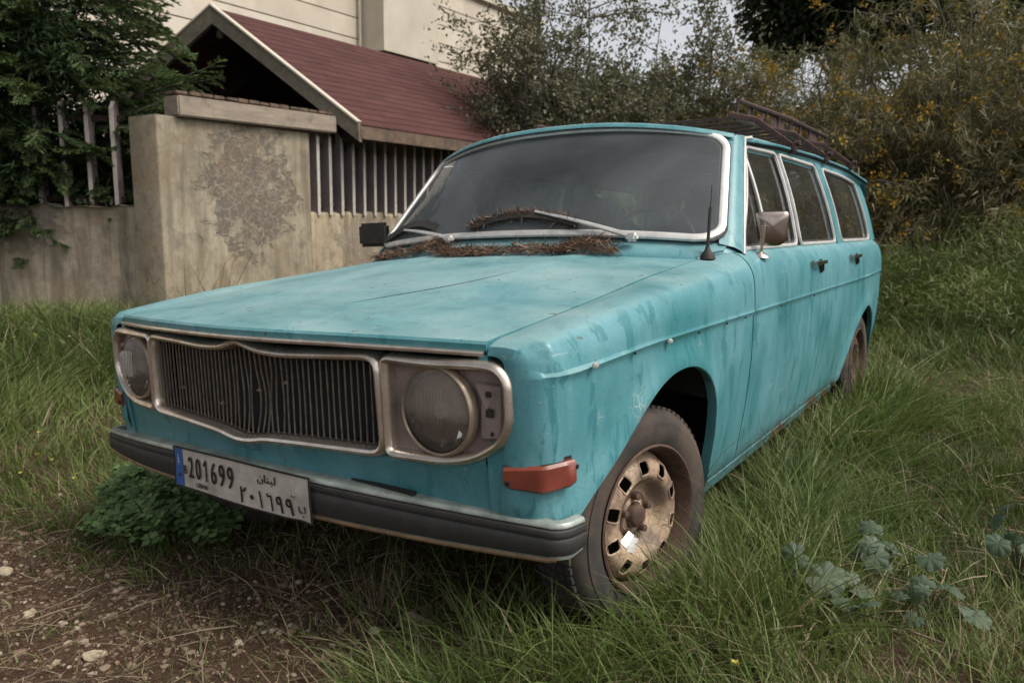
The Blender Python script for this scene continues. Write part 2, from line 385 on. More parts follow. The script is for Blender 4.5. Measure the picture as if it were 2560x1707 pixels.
# ---- side profile
LZ = [0.27, 0.30, 0.36, 0.45, 0.55, 0.65, 0.74, 0.770, 0.779, 0.786, 0.793]
LX = [0.795, 0.812, 0.822, 0.838, 0.852, 0.861, 0.8640, 0.8645, 0.867, 0.8725, 0.8675]
UK = {
 0.100: [(0.780, .790), (.778, .800), (.772, .806), (.760, .811), (.742, .812), (.718, .812)],
 0.106: [(0.802, .793), (.800, .812), (.790, .824), (.768, .829), (.742, .830), (.718, .829)],
 0.125: [(0.8255, .793), (.821, .815), (.806, .832), (.775, .838), (.745, .839), (.718, .837)],
 0.150: [(0.8470, .793), (.843, .817), (.830, .838), (.806, .844), (.77, .846), (.718, .842)],
 0.32: [(.8645, .793), (.861, .825), (.842, .858), (.820, .866), (.77, .868), (.717, .861)],
 0.55: [(.8675, .793), (.865, .84), (.848, .882), (.822, .893), (.77, .895), (.716, .886)],
 0.90: [(.8675, .793), (.866, .85), (.849, .900), (.824, .914), (.77, .924), (.714, .926)],
 1.25: [(.8675, .793), (.866, .86), (.848, .918), (.824, .936), (.77, .950), (.712, .957)],
 1.33: [(.8675, .793), (.867, .86), (.860, .908), (.846, .936), (.822, .962), (.792, .976)],
 1.45: [(.8675, .793), (.867, .86), (.862, .905), (.850, .938), (.826, .965), (.800, .980)],
 3.20: [(.866, .793), (.865, .86), (.860, .905), (.848, .938), (.824, .963), (.798, .977)],
 4.00: [(.832, .793), (.829, .86), (.822, .905), (.810, .938), (.790, .960), (.770, .972)],
 4.36: [(.775, .793), (.770, .862), (.760, .905), (.745, .935), (.730, .955), (.715, .966)],
}
UY = sorted(UK); UA = np.array([UK[k] for k in UY])
def upper(y):
    out = np.empty((6, 2))
    for i in range(6):
        for k in range(2): out[i, k] = np.interp(y, UY, UA[:, i, k])
    return out
DXY = [0.100, 0.106, 0.120, 0.145, 0.20, 0.4, 3.3, 4.0, 4.36]
DXX = [-0.086, -0.060, -0.032, -0.014, -0.005, 0.0, -0.004, -0.038, -0.095]
ARCH_F = [(0.13, .425), (0.19, .452), (0.255, .487), (0.32, .525), (0.39, .568), (0.455, .613), (0.525, .655), (0.60, .685), (0.68, .700), (0.775, .700), (0.865, .678), (0.94, .635), (0.99, .575), (1.015, .50), (1.025, .40), (1.03, .26)]
ARCH_R = [(2.87, .26), (2.925, .34), (2.99, .42), (3.08, .51), (3.19, .58), (3.32, .622), (3.44, .625), (3.55, .60), (3.66, .55), (3.75, .48), (3.82, .38), (3.86, .30), (3.88, .26)]
def smooth_curve(pts, n=3):
    P = np.array(pts, float)
    for _ in range(n):
        Q = [P[0]]
        for a, b in zip(P[:-1], P[1:]): Q += [0.75*a+0.25*b, 0.25*a+0.75*b]
        Q.append(P[-1]); P = np.array(Q)
    return P
AF = smooth_curve(ARCH_F, 3); AR = smooth_curve(ARCH_R, 3)
def zbot(y):
    z = 0.40 if y < 0.24 else 0.27
    if y <= 0.24: z = 0.42
    if y > 3.88: z = 0.30 + 0.10*(y-3.88)/0.48
    for A in (AF, AR):
        if A[0, 0] <= y <= A[-1, 0]:
            z = float(np.interp(y, A[:, 0], A[:, 1]))
    return z
def arch_d(y, z):
    d = 9.0
    for A in (AF, AR):
        if A[0, 0]-0.1 < y < A[-1, 0]+0.1:
            d = min(d, float(np.min(np.hypot(A[:, 0]-y, A[:, 1]-z))))
    return d
def side_x(y, z):
    x = float(np.interp(z, LZ, LX))+float(np.interp(y, DXY, DXX))
    if z < 0.74:
        x += 0.014*math.exp(-(arch_d(y, z)/0.045)**2)
    return x
def side_column(y):
    zb = zbot(y); col = []
    q = 1-float(np.clip((y-.05)/.55, 0, 1)); sh = .014*q*q*(3-2*q); fade = float(np.clip((y-.105)/.07, 0, 1))
    zs = list(np.linspace(zb, 0.735, 15))+[0.755, 0.768, 0.776, 0.782, 0.787]
    x0 = side_x(y, zb)
    col.append((x0-0.028, zb+0.004)); col.append((x0-0.004, zb-0.003))
    for z in zs:
        x = side_x(y, z)
        if z > .765: xm = side_x(y, .765); x = xm+(x-xm)*fade
        col.append((x, z-sh*min(1, max(0, (z-.6)/.17))))
    U = upper(y); xm = side_x(y, .765); U[0, 0] = xm+(U[0, 0]-xm)*fade if y > .152 else U[0, 0]
    k_ = float(np.clip((y-.10)/.03, 0, 1)); U[0, 1] -= sh*k_; U[1, 1] -= sh*.5*k_
    for p in smooth_curve(U, 2): col.append((p[0], p[1]))
    col.append((col[-1][0]-0.002, col[-1][1]-0.02))
    return col
def stations(y0, y1):
    s = set(np.round(np.arange(y0, y1, 0.035), 4)) | {y0, y1}
    for A in (AF, AR):
        for y, _ in A[::1]:
            if y0 < y < y1: s.add(round(float(y), 4))
    for y in (0.100, 0.106, 0.112, 0.118, 0.125, 0.135, 0.145, 0.155, .17, .19):
        if y0 < y < y1: s.add(y)
    return sorted(s)
def side_panel(name, y0, y1, sgn, parent, zmin=None, tag_label=None):
    mb = MB(); P = []
    ys = stations(y0, y1)
    for y in ys:
        P.append([(sgn*x, y+(max(0, .50-z)*.7*(1-y/.35) if y < .35 else 0), z) for x, z in side_column(y)])
    # hem edges folded inwards
    first = [(sgn*(abs(p[0])-0.022), p[1], p[2]) for p in P[0]]
    last = [(sgn*(abs(p[0])-0.022), p[1], p[2]) for p in P[-1]]
    mb.grid([first]+P+[last])
    return mb.build(name, 'paint', parent)
G = 0.0045
doors = {}
for sgn in (1, -1):
    side_panel('front_fender', 0.100, 1.335-G, sgn, car)
    d1 = side_panel('front_door', 1.335+G, 2.33-.0012, sgn, car)
    d2 = side_panel('rear_door', 2.33+.0012, 3.08-.0012, sgn, car)
    side_panel('rear_fender', 3.08+.0012, 4.36, sgn, car)
    doors[sgn] = (d1, d2)
    sl = MB()
    sl.grid([[(sgn*0.79, y, .30), (sgn*0.80, y, .275), (sgn*0.785, y, .235), (sgn*0.70, y, .225)] for y in np.linspace(1.05, 2.88, 12)])
    sl.build('sill', 'paint', car)
# ---- hood
HY = [0.03, .13, .32, .545, .873, 1.23, 1.30]; HZ = [.836, .842, .861, .886, .926, .957, .962]
def hood_front(x): return 0.022 + 0.088*(abs(x)/0.715)**1.6
def hood_z(x, y):
    a = abs(x)/0.712
    z = float(np.interp(y, HY, HZ)) + 0.034*(1-a**2.2)*min(1, 0.35+y*0.65)
    z += 0.006*math.exp(-((abs(x)-0.33)/0.05)**2)*min(1, y*1.2)      # soft raised creases
    return z
def hood_rear(x): return 1.100 + 0.135*(abs(x)/0.712)**2
mb = MB(); P = []
for x in np.linspace(-0.711, 0.711, 57):
    yf, yr = hood_front(x), hood_rear(x); row = []
    zt = hood_z(x, yf)
    row += [(x, yf+0.05, zt-0.024), (x, yf+0.004, zt-0.024), (x, yf-0.003, zt-0.021), (x, yf-0.004, zt-0.008), (x, yf+0.001, zt-0.002)]
    for t in np.linspace(0, 1, 44)[1:]:
        y = yf+0.008+(yr-yf-0.008)*t
        row.append((x, y, hood_z(x, y)))
    row.append((x, yr, hood_z(x, yr)-0.02)); P.append(row)
P = [[(p[0]*0.9995, p[1], p[2]-0.02) for p in P[0]]]+P+[[(p[0]*0.9995, p[1], p[2]-0.02) for p in P[-1]]]
mb.grid(P); hood = mb.build('hood', 'paint', car)
mb = MB(); path = [(x, hood_front(x)-0.006, hood_z(x, hood_front(x))-0.0265) for x in np.linspace(-.708, .708, 50)]
mb.sweep(path, rrect(0.012, 0.011, 0.004, 3)); mb.build('hood_trim', 'chrome', hood)
mb = MB()
for (x0, x1, y0, y1) in ((0.08, 0.33, .30, .78),):
    pts = [(x0+(x1-x0)*t+0.02*math.sin(3*t), y0+(y1-y0)*t, 0) for t in np.linspace(0, 1, 30)]
    mb.tube([(p[0], p[1], hood_z(p[0], p[1])+0.0004) for p in pts], 0.0013, 5, scales=[math.sin(math.pi*min(1, max(.02, k/29)))+.05 for k in range(30)])
mb.build('hood_dent_line', 'black', hood)  # shade line of a hood dent, drawn as a thin black strip
for s in (1, -1):
    mb = MB(); mb.grid([[(s*0.722, y, hood_z(.712, y)-0.020), (s*0.70, y, hood_z(.712, y)-0.034)] for y in np.linspace(0.16, 1.2, 20)])
    mb.build('bonnet_gap', 'black', car)
# ---- cowl (panel between hood and windscreen) and pillar feet
def ws_bot(u): a = abs(u); return np.array([.775*u, 1.190+.130*a**2.3, 1.045-.040*a**2.3])
def ws_top(u): a = abs(u); return np.array([.675*u, 1.500+.150*a**2.2, 1.450-.065*a**2.3])
mb = MB(); P = []
for u in np.linspace(-1, 1, 41):
    b = ws_bot(u); x0 = 0.712*u
    yr = hood_rear(x0)+0.006; z0 = hood_z(x0, hood_rear(x0))-0.002
    b2 = b+np.array([0, -0.012, -0.022])
    P.append([(x0, yr, z0-0.02), (x0, yr, z0)]+[tuple(lerp((x0, yr, z0), b2, t)+np.array([0, 0, 0.008*math.sin(math.pi*t)])) for t in (.25, .5, .75, 1)]+[tuple(b2+np.array([0, .03, .02]))])
mb.grid(P)
for s in (1, -1):
    P = []
    for y in np.linspace(1.236, 1.45, 12):
        U = upper(y)
        if y < 1.335: xo, zo = U[5][0]+.002, U[5][1]+.0006
        else: xo, zo = U[5][0]+.004, U[5][1]+.0006
        bi = lerp((0.712, .957), (0.768, .990), min(1, max(0, (y-1.235)/.075)))
        P.append([(s*bi[0], y, bi[1]), (s*lerp(bi[0], xo, .5), y, lerp(bi[1], zo, .5)+.004), (s*xo, y, zo)])
    mb.grid(P)
mb.build('cowl_panel', 'paint', car)
# ---- windscreen
def ws_pt(u, v, off=0.0):
    a, b = ws_bot(u), ws_top(u); p = lerp(a, b, v)
    nrm = np.array([0.42*u*abs(u), -0.72, 0.62]); nrm /= np.linalg.norm(nrm)
    return p+nrm*(off+0.012*math.sin(math.pi*v)*(1-abs(u)**3))
def ws_outline(inset, n=10):
    # rounded rectangle in the (u, v) square, radii about 7 cm
    du, dv = inset/0.68, inset/0.60; U0, V0 = 1-du, dv; V1 = 1-dv; ru, rv = 0.11, 0.13
    pts = []
    for cu, cv, a0 in ((U0-ru, V1-rv, 0), (-U0+ru, V1-rv, 90), (-U0+ru, V0+rv, 180), (U0-ru, V0+rv, 270)):
        for k in range(n+1):
            a = math.radians(a0+90*k/n); pts.append((cu+ru*math.cos(a), cv+rv*math.sin(a)))
    q = np.array(pts+[pts[0]]); sl = np.concatenate([[0], np.cumsum(np.hypot(*np.diff(q, axis=0).T))]); tt = np.linspace(0, sl[-1], 161)[:-1]
    return list(zip(np.interp(tt, sl, q[:, 0]), np.interp(tt, sl, q[:, 1])))
O1 = ws_outline(0.012)
mb = MB(); rings = []
for k, s in enumerate((1.0, .97, .9, .8, .66, .5, .33, .16, .0005)):
    rings.append([ws_pt(u*s, .5+(v-.5)*s, 0.002) for u, v in O1])
mb.grid(rings, closed_v=True); ws = mb.build('windscreen', 'windshield', car)
mb = MB(); path = [ws_pt(u, v, 0.006) for u, v in O1]
ups = []
for u, v in O1:
    nrm = np.array([0.42*u*abs(u), -0.72, 0.62]); ups.append(nrm/np.linalg.norm(nrm))
mb.sweep(path, [(-.015, -.004), (-.012, .003), (0, .0065), (.012, .003), (.015, -.004)], ups, closed=True)
mb.build('windscreen_trim', 'bright_trim', ws)
mb = MB(); O0 = ws_outline(-0.004)
mb.grid([[ws_pt(u, v, 0.000) for u, v in O0], [ws_pt(u, v, 0.001) for u, v in ws_outline(0.03)]], closed_v=True)
mb.build('windscreen_seal', 'rubber', ws)
# ---- roof
YG = [1.62, 1.72, 2.15, 2.75, 3.6, 3.9, 4.30]; ZG = [1.368, 1.382, 1.398, 1.403, 1.388, 1.370, 1.345]
def roof_front(x): return 1.480+.17*(abs(x)/.69)**2.4
def roof_z(x, y):
    a = min(1, abs(x)/.690); zg = float(np.interp(y, YG, ZG))
    crown = 0.108*(1-a**2.5)*(1-0.10*max(0, (y-3.0))/1.3)
    yf = roof_front(x)
    z = zg+crown
    if y < yf+0.5:
        zh = 1.464-.075*a**2.3; w = ((y-yf)/0.5); w = min(1, max(0, w)); w = 1-(1-w)**2.2
        z = zh+(z-zh)*w
    if y > 4.02: z -= 0.12*((y-4.02)/.3)**2
    return z
mb = MB(); P = []
for x in np.linspace(-.690, .690, 47):
    yf = roof_front(x); row = [(x, yf-0.012, roof_z(x, yf)-0.016), (x, yf-0.006, roof_z(x, yf)-0.004)]
    for t in np.linspace(0, 1, 46):
        y = yf+(4.30-yf)*t**1.3; row.append((x, y, roof_z(x, y)))
    P.append(row)
mb.grid(P); roof = mb.build('roof', 'paint', car)
def ztop(y): return float(np.interp(y, [1.62, 1.72, 2.11, 2.75, 3.80, 4.1], [1.350, 1.362, 1.367, 1.358, 1.333, 1.31]))
def side_w(y, z, off=0.0):
    """point on the plane of the side windows"""
    t = (z-.975)/.400
    x = .800-.112*t+0.012*math.sin(math.pi*min(1, max(0, t)))
    x -= 0.03*max(0, (y-3.3)/.5)**1.2
    return x+off
for s in (1, -1):
    # cant rail between window tops and gutter
    mb = MB(); ys = np.linspace(1.64, 4.26, 30)
    mb.grid([[(s*side_w(y, ztop(y)-.03, -.006), y, ztop(y)-.03), (s*side_w(y, ztop(y), .004), y, ztop(y)+.004), (s*(.700-.02*max(0, y-3.3)), y, float(np.interp(y, YG, ZG))-.022), (s*(.686-.0*y), y, float(np.interp(y, YG, ZG)))] for y in ys])
    # A pillar
    P = []
    for t in np.linspace(0, 1, 16):
        i = ws_pt(s*.975, t, -0.004); o = lerp((.815, 1.380, .972), (.704, 1.708, 1.378), t); o = np.array([s*o[0], o[1], o[2]])
        m = (i+o)/2+np.array([s*.012, -.012, 0.004]); back = o+np.array([-s*.03, .02, 0])
        P.append([tuple(i), tuple(lerp(i, m, .6)), tuple(m), tuple(lerp(m, o, .6)+np.array([s*.003, -.003, 0])), tuple(o), tuple(back)])
    mb.grid(P)
    # pillars C and D
    for (ya, yb, yta, ytb) in ((2.835, 2.930, 2.785, 2.89), (3.985, 4.28, 3.88, 4.20)):
        P = []
        for t in np.linspace(0, 1, 8):
            z = .97+(ztop(ya)+.01-.97)*t; a = ya+(yta-ya)*t; b = yb+(ytb-yb)*t
            P.append([(s*side_w(a, z, -.02), a, z), (s*side_w(a, z, .008), a+.004, z), (s*side_w(b, z, .008), b-.004, z), (s*side_w(b, z, -.02), b, z)])
        mb.grid(P)
    mb.build('pillar_frame', 'paint', car)
    mbx = MB(); mbx.sweep([lerp((s*.817, 1.374, .968), (s*.708, 1.704, 1.376), t) for t in np.linspace(0, 1, 8)]+[(s*.712, 1.77, 1.384)], rrect(.012, .010, .003, 3), (s*.94, 0, .34)); mbx.build('pillar_trim', 'bright_trim', car)
    # gutter
    mb = MB(); path = [(s*(.704-.02*max(0, y-3.3)), y, float(np.interp(y, YG, ZG))-.012) for y in np.linspace(1.70, 4.24, 30)]
    mb.sweep(path, rrect(.016, .012, .004, 3)); mb.build('rain_gutter', 'paint', roof)
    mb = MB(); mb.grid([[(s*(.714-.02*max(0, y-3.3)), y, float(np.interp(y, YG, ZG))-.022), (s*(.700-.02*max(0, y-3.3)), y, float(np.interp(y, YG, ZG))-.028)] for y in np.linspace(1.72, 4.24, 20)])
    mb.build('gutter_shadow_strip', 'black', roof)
    # windows
    def W(y, z, off=0.0): return (s*side_w(y, z, off), y, z)
    specs = [('front_door', [(1.400, .985), (2.098, .985), (2.118, ztop(2.12)-.012), (1.728, ztop(1.73)-.012)], doors[s][0], .03),
             ('rear_door', [(2.160, .985), (2.815, .982), (2.768, ztop(2.77)-.012), (2.172, ztop(2.17)-.012)], doors[s][1], .03),
             ('rear_side', [(2.945, .985), (3.960, .978), (3.865, ztop(3.86)-.014), (2.905, ztop(2.9)-.014)], car, .05)]
    for nm, poly, par, rr in specs:
        O = densify(round_poly(poly, rr, 5), 0.08)
        c = np.mean(np.array(O), axis=0)
        mb = MB(); mb.grid([[W(c[0]+(p[0]-c[0])*k, c[1]+(p[1]-c[1])*k, -.008) for p in O] for k in (1.0, .6, .0005)], closed_v=True)
        wdw = mb.build('side_window', 'side_glass', par)
        mb = MB(); path = [W(p[0], p[1], .004) for p in O]; w = .011
        mb.sweep(path, [(-.004, -w), (.004, -w*.6), (.006, 0), (.004, w*.6), (-.004, w)], (0, 0, 1), closed=True) if False else None
        ctr = np.array(W(c[0], c[1]))
        nrm = np.array([s*.94, 0, .34])
        w = .0085; mb.sweep(path, [(-w, -.004), (-w*.7, .004), (0, .006), (w*.7, .004), (w, -.004)], nrm, closed=True)
        mb.build('window_trim', 'bright_trim' if nm != 'rear_side' else 'bright_trim', wdw)
        mb = MB(); mb.grid([[W(c[0]+(p[0]-c[0])*1.03, c[1]+(p[1]-c[1])*1.05, .0) for p in O], [W(c[0]+(p[0]-c[0])*.955, c[1]+(p[1]-c[1])*.92, -.005) for p in O]], closed_v=True)
        mb.build('window_seal', 'rubber', wdw)
        if nm == 'front_door':
            mb = MB(); mb.sweep([W(1.685+.012*(1-t), .985+(ztop(1.70)-1.0)*t, .003) for t in np.linspace(0, 1, 8)], rrect(.018, .012, .004, 3), (s*.94, 0, .34))
            mb.build('vent_window_bar', 'bright_trim', wdw)
    # B pillar, black post between the chrome
    mb = MB(); mb.grid([[W(2.10, z, -.004), W(2.17, z, -.004)] for z in np.linspace(.975, ztop(2.3), 8)]); mb.build('door_post', 'rubber', doors[s][0])
    # black strip at the rear edge of the last window
    # door handles
    for (yh, par) in ((2.16, doors[s][0]), (2.93, doors[s][1])):
        mb = MB(); xh = float(np.interp(.905, upper(yh)[:, 1], upper(yh)[:, 0]))
        mb.box((s*(xh+.004), yh-.062, .905), (.018, .030, .026), bev=.006)
        mb.box((s*(xh+.004), yh+.075, .903), (.018, .055, .034), bev=.008)
        mb.sweep([(s*(xh+.022), yh-.08+.18*t, .908) for t in np.linspace(0, 1, 6)], rrect(.010, .016, .004, 3))
        hd = mb.build('door_handle', 'mirror_glass', par)
        mb = MB(); mb.box((s*(xh+.010), yh+.07, .884), (.020, .022, .040), bev=.006)
        mb.build('handle_button', 'dark_metal', hd)
# clips and holes along the crease
for s in (1, -1):
    for y in (.25, .63):
        mb = MB(); mb.box((s*.8765, y, .782), (.008, .020, .012), bev=.003); mb.build('trim_clip', 'bright_trim', car)
    for y in (.44, .83, 1.05, 1.22, 1.62, 2.1):
        mb = MB(); mb.box((s*.874, y, .779), (.004, .006, .005)); mb.build('clip_hole', 'black', car)
# tail: tailgate, lamps, rear bumper
mb = MB(); P = []
for x in np.linspace(-.76, .76, 25):
    a = abs(x)/.76; row = []
    for z, y, k in ((.36, 4.42, .98), (.5, 4.44, 1.0), (.75, 4.44, 1.0), (.90, 4.42, .985), (.97, 4.40, .95)):
        row.append((x*k, y-.05*a**4, z))
    P.append(row)
mb.grid(P)
for x0 in (-1, 1):
    mb.grid([[(x0*(.74-.10*t), 4.33-.07*t, .97+.37*t), (x0*(.66-.10*t), 4.35-.07*t, .97+.37*t)] for t in np.linspace(0, 1, 6)])
mb.grid([[(x, 4.26, 1.36), (x, 4.28, 1.30)] for x in np.linspace(-.64, .64, 12)])
tg = mb.build('tailgate', 'paint', car)
mb = MB(); mb.grid([[(x*(1-.1*t), 4.34-.07*t, .975+.34*t) for x in np.linspace(-.66, .66, 10)] for t in (0, .5, 1)]); mb.build('rear_window', 'side_glass', tg)
for s in (1, -1):
    mb = MB(); mb.box((s*.69, 4.42, .68), (.09, .05, .28), bev=.015); mb.build('tail_lamp', 'amber', car)
mb = MB(); mb.sweep([(x, 4.47-.09*(abs(x)/.76)**2.5, .43) for x in np.linspace(-.76, .76, 30)], rrect(.05, .09, .02, 3)); mb.v = [(p[0]*.92, p[1], p[2]) for p in mb.v]; mb.build('rear_bumper', 'bump_chrome', car)
# ---- grille and headlights
def fy(x): a = abs(x); return 0.034+0.034*(a/.45)**1.3 if a < .45 else 0.068+0.03*((a-.45)/.34)**1.5
def frame_sweep(mb, outline, prof, off=0.0, closed=True):
    path = [(p[0], fy(p[0])-off, p[1]) for p in outline]
    mb.sweep(path, prof, (0, -1, 0), closed=closed)
# valance and surround
mb = MB(); P = []
for x in np.linspace(-.708, .708, 50):
    y = fy(x)+.018
    zt = float(np.interp(abs(x), [0, .05, .12, .45, .47, .62, .71], [.558, .562, .570, .576, .578, .584, .606]))
    P.append([(x, y+.03, zt), (x, y-.004, zt-.002), (x, y-.010, zt-.010), (x, y-.004, zt-.024), (x, y+.004, .53), (x, y+.006, .49), (x, y+.014, .43), (x, y+.05, .40)])
mb.grid(P); mb.build('front_panel', 'paint', car)
for s in (1, -1):
    mb = MB(); P = []
    for x in np.linspace(.7125, .790, 8):
        y = fy(x)+.010; P.append([(s*x, y+.02, .640), (s*x, y, .630), (s*x, y-.002, .60), (s*x, y, .55), (s*x, y+.006, .50), (s*x, y+.012, .455), (s*x, y+.03, .44)])
    mb.grid([[(p[0], p[1]+.02, p[2]) for p in P[0]]]+P); mb.build('fender_corner', 'paint', car)
for s in (1,):
    mb = MB(); mb.box((s*.43, fy(.40)+.018, .4985), (.19, .012, .013)); mb.build('valance_slot', 'black', car)
mb = MB(); mb.grid([[(x, fy(x)+.075, z) for z in (.56, .66, .80)] for x in np.linspace(-.72, .72, 20)]); mb.grid([[(x, fy(x)+.030, .806), (x, fy(x)+.08, .806)] for x in np.linspace(-.72, .72, 20)]); mb.build('front_void', 'black', car)
GO = [(-.448, .582), (-.446, .794), (-.30, .792), (-.16, .786), (-.075, .790), (-.022, .804), (0, .810), (.022, .804), (.075, .790), (.16, .785), (.30, .791), (.442, .796), (.452, .582), (.20, .577), (.08, .572), (.03, .562), (-.03, .560), (-.10, .571), (-.25, .578)]
rr = [.035, .03] + [.06]*3 + [.02]*3 + [.06]*3 + [.035, .035] + [.06]*6
GOr = [tuple(p) for p in densify(round_poly(GO, rr, 4), .03)]
cs = [(-.015, -.034), (-.012, -.006), (-.006, .006), (0, .009), (.006, .006), (.011, -.006), (.012, -.034)]
mb = MB(); frame_sweep(mb, GOr, cs); grille = mb.build('grille', 'chrome', car)
mb = MB()
def gtop(x): return float(np.interp(x, [-.45, -.30, -.16, -.075, 0, .075, .16, .30, .45], [.783, .783, .777, .780, .800, .780, .776, .782, .786]))
def gbot(x): return float(np.interp(x, [-.45, -.25, -.1, 0, .1, .25, .45], [.590, .588, .581, .570, .581, .587, .590]))
nsl = 47
for k in range(nsl):
    x = -.428+.856*k/(nsl-1)
    b = 0.0
    if 16 <= k <= 33: b = 0.012*math.exp(-((k-26)/4.0)**2)*(1 if k % 3 else -.5)
    ph = rng.uniform(-.004, .004); path = []
    for t in np.linspace(0, 1, 9):
        z = gbot(x)+.006+(gtop(x)-gbot(x)-.01)*t
        xx = x+b*math.sin(math.pi*min(1, t*1.3))*(1 if k < 27 else -1)+ph*math.sin(math.pi*t)*.4+ .006*(t-.5)*math.exp(-((k-25)/9)**2)
        path.append((xx, fy(x)+.018+.006*math.sin(math.pi*t)*math.exp(-((k-26)/6)**2), z))
    mb.sweep(path, [(-.0009, -.0018), (.0009, -.0018), (.0012, .0018), (-.0012, .0018)], (0, -1, 0))
mb.build('grille_slats', 'slat', grille)
mb = MB(); mb.grid([[(x, fy(x)+.012, gbot(x)+.001), (x, fy(x)-.002, gbot(x)-.008)] for x in np.linspace(-.43, .43, 30)])
for x, z in ((-.30, .660), (-.10, .640), (.06, .690), (.155, .715)):
    mb.box((x, fy(x)+.010, z), (.012, .006, .003)); mb.box((x+.003, fy(x)+.009, z+.002), (.003, .006, .008))
mb.build('grille_sill', 'slat', grille)
for s in (1, -1):
    BO = [(.464, .584), (.462, .789), (.475, .794), (.58, .789), (.70, .792), (.742, .788), (.764, .762), (.766, .680), (.748, .640), (.69, .603), (.62, .587)]
    if s < 0: BO = [(.466, .584), (.462, .787), (.480, .791), (.60, .791), (.70, .791), (.742, .787), (.764, .762), (.766, .680), (.748, .640), (.69, .603), (.61, .585)]
    rr = [.02, .012, .012, .05, .05, .035, .03, .05, .05, .05, .03]
    O = densify(round_poly([(s*p[0], p[1]) for p in BO], rr, 4), .03)
    if s < 0: O = O[::-1]
    mb = MB(); frame_sweep(mb, O, [(-.012, -.034), (-.011, -.004), (-.005, .006), (.0, .008), (.006, .004), (.010, -.006), (.012, -.034)])
    bezel = mb.build('headlight_bezel', 'chrome', car)
    c0 = np.mean(np.array(O), axis=0)
    mb = MB(); mb.grid([[(c0[0]+(p[0]-c0[0])*k, fy(c0[0]+(p[0]-c0[0])*k)+.024, c0[1]+(p[1]-c0[1])*k) for p in O] for k in (1.0, .7, .4, .02)], closed_v=True)
    mb.build('lamp_panel', 'lamp_panel', bezel)
    # headlamp
    hc = np.array([s*.594, fy(.60)+.006, .690])
    h = MB(); h.lathe([(.016, .098), (.004, .0975), (-.003, .0955), (-.006, .092), (-.003, .0885), (.004, .088)], hc, 'y', 56)
    head = h.build('headlight', 'lamp_ring', car)
    h = MB(); prof = [(-.002-.013*(1-(r/.089)**2), r) for r in (.0890, .08, .07, .058, .044, .03, .015, .0006)]
    h.lathe(prof, hc, 'y', 56); h.build('lens', 'lens', head)
    h = MB()
    for k in range(9):
        xo = -.046+.0085*k; zt = math.sqrt(max(0, .082**2-xo**2))*.62
        h.tube([(hc[0]+xo, hc[1]-.001-.011*(1-(math.hypot(xo, zz_)/.089)**2), hc[2]+zz_) for zz_ in np.linspace(-zt*.5, zt, 7)], .0011, 5)
    h.build('lens_ribs', 'bright_trim', head)
    h = MB()
    for k in range(70):
        a = rng.uniform(-2.9, .1); r = rng.uniform(.022, .078); c_ = hc+np.array([r*math.cos(a), .045*(1-(r/.085)**2)-.002, r*math.sin(a)]); w_ = rng.uniform(.003, .0085); t_ = rng.uniform(-.5, .5)
        h.add([c_+np.array([-w_*.5, t_*w_, -w_]), c_+np.array([w_*.5, -t_*w_, -w_*.6]), c_+np.array([w_*.4, -t_*w_+.008, w_*1.6]), c_+np.array([-w_*.4, t_*w_+.008, w_])], [(0, 1, 2, 3)])
    h.build('glint_chips', 'glint', head)  # bright chips added to throw sky glints, no part of the lamp
    h = MB(); prof = [(.060*(1-(r/.085)**2), r) for r in (.085, .078, .066, .05, .034, .018, .0006)]
    h.lathe([(a+.002, r) for a, r in prof], hc, 'y', 48); h.build('reflector', 'reflector', head)
    h = MB(); h.lathe([(.012, .0006), (.012, .018), (.02, .022), (.05, .020)], hc+np.array([0, .0, .0]), 'y', 24); h.build('bulb', 'bright_trim', head)
    # parking lamp beside it
    pl = round_poly([(s*.698, .640), (s*.745, .645), (s*.748, .752), (s*.686, .757), (s*.702, .720)], .006, 3)
    pc = np.mean(np.array(pl), axis=0)
    h = MB(); h.grid([[(p[0], fy(p[0])+.022, p[1]) for p in pl], [(p[0], fy(p[0])+.012, p[1]) for p in pl], [(pc[0]+(p[0]-pc[0])*.9, fy(p[0])+.008, pc[1]+(p[1]-pc[1])*.95) for p in pl]]+[[(pc[0]+(p[0]-pc[0])*k, fy(p[0])+.008, pc[1]+(p[1]-pc[1])*k) for p in pl] for k in (.4, .02)], closed_v=True)
    pk = h.build('parking_lamp', 'lamp_panel', bezel)
    for bx in (((s*.720, fy(.72)+.0065, .735), (.014, .005, .012)), ((s*.722, fy(.72)+.0065, .698), (.020, .003, .018)), ((s*.726, fy(.73)+.0065, .655), (.008, .005, .008))):
        h = MB(); h.box(*bx, bev=.002); h.build('lamp_screw', 'dark_metal', pk)
    # blinker: wedge wrapping the corner
    bz0, bz1 = .548, .612
    A = [(.754, .090), (.838, .112), (.870, .180)]       # left edge, ridge, rear edge (x, y), outwards
    B = [(.754, .122), (.815, .140), (.846, .186)]       # base on body
    P = []
    tops = [.592, .600, .602]; bots = [.560, .548, .560]
    outl = []
    h = MB(); rows = []
    for k, t in enumerate(np.linspace(0, 1, 13)):
        def q(L): return (np.interp(t, [0, .52, 1], [a[0] for a in L]), np.interp(t, [0, .52, 1], [a[1] for a in L]))
        zt = np.interp(t, [0, .5, 1], tops); zb_ = np.interp(t, [0, .08, .5, .93, 1], [.553, .547, .544, .548, .554]); xo, yo = q(A); xi, yi = q(B)
        rows.append([(s*xi, yi, zt), (s*lerp(xi, xo, .8), lerp(yi, yo, .8), zt), (s*xo, yo, zt-.006), (s*xo, yo, zb_+.006), (s*lerp(xi, xo, .8), lerp(yi, yo, .8), zb_), (s*xi, yi, zb_)])
    h.grid([[(s*B[0][0], B[0][1], (r[2])) for r in rows[0]]]+rows+[[(s*B[2][0], B[2][1], r[2]) for r in rows[-1]]])
    bl = h.build('turn_signal', 'amber', car)
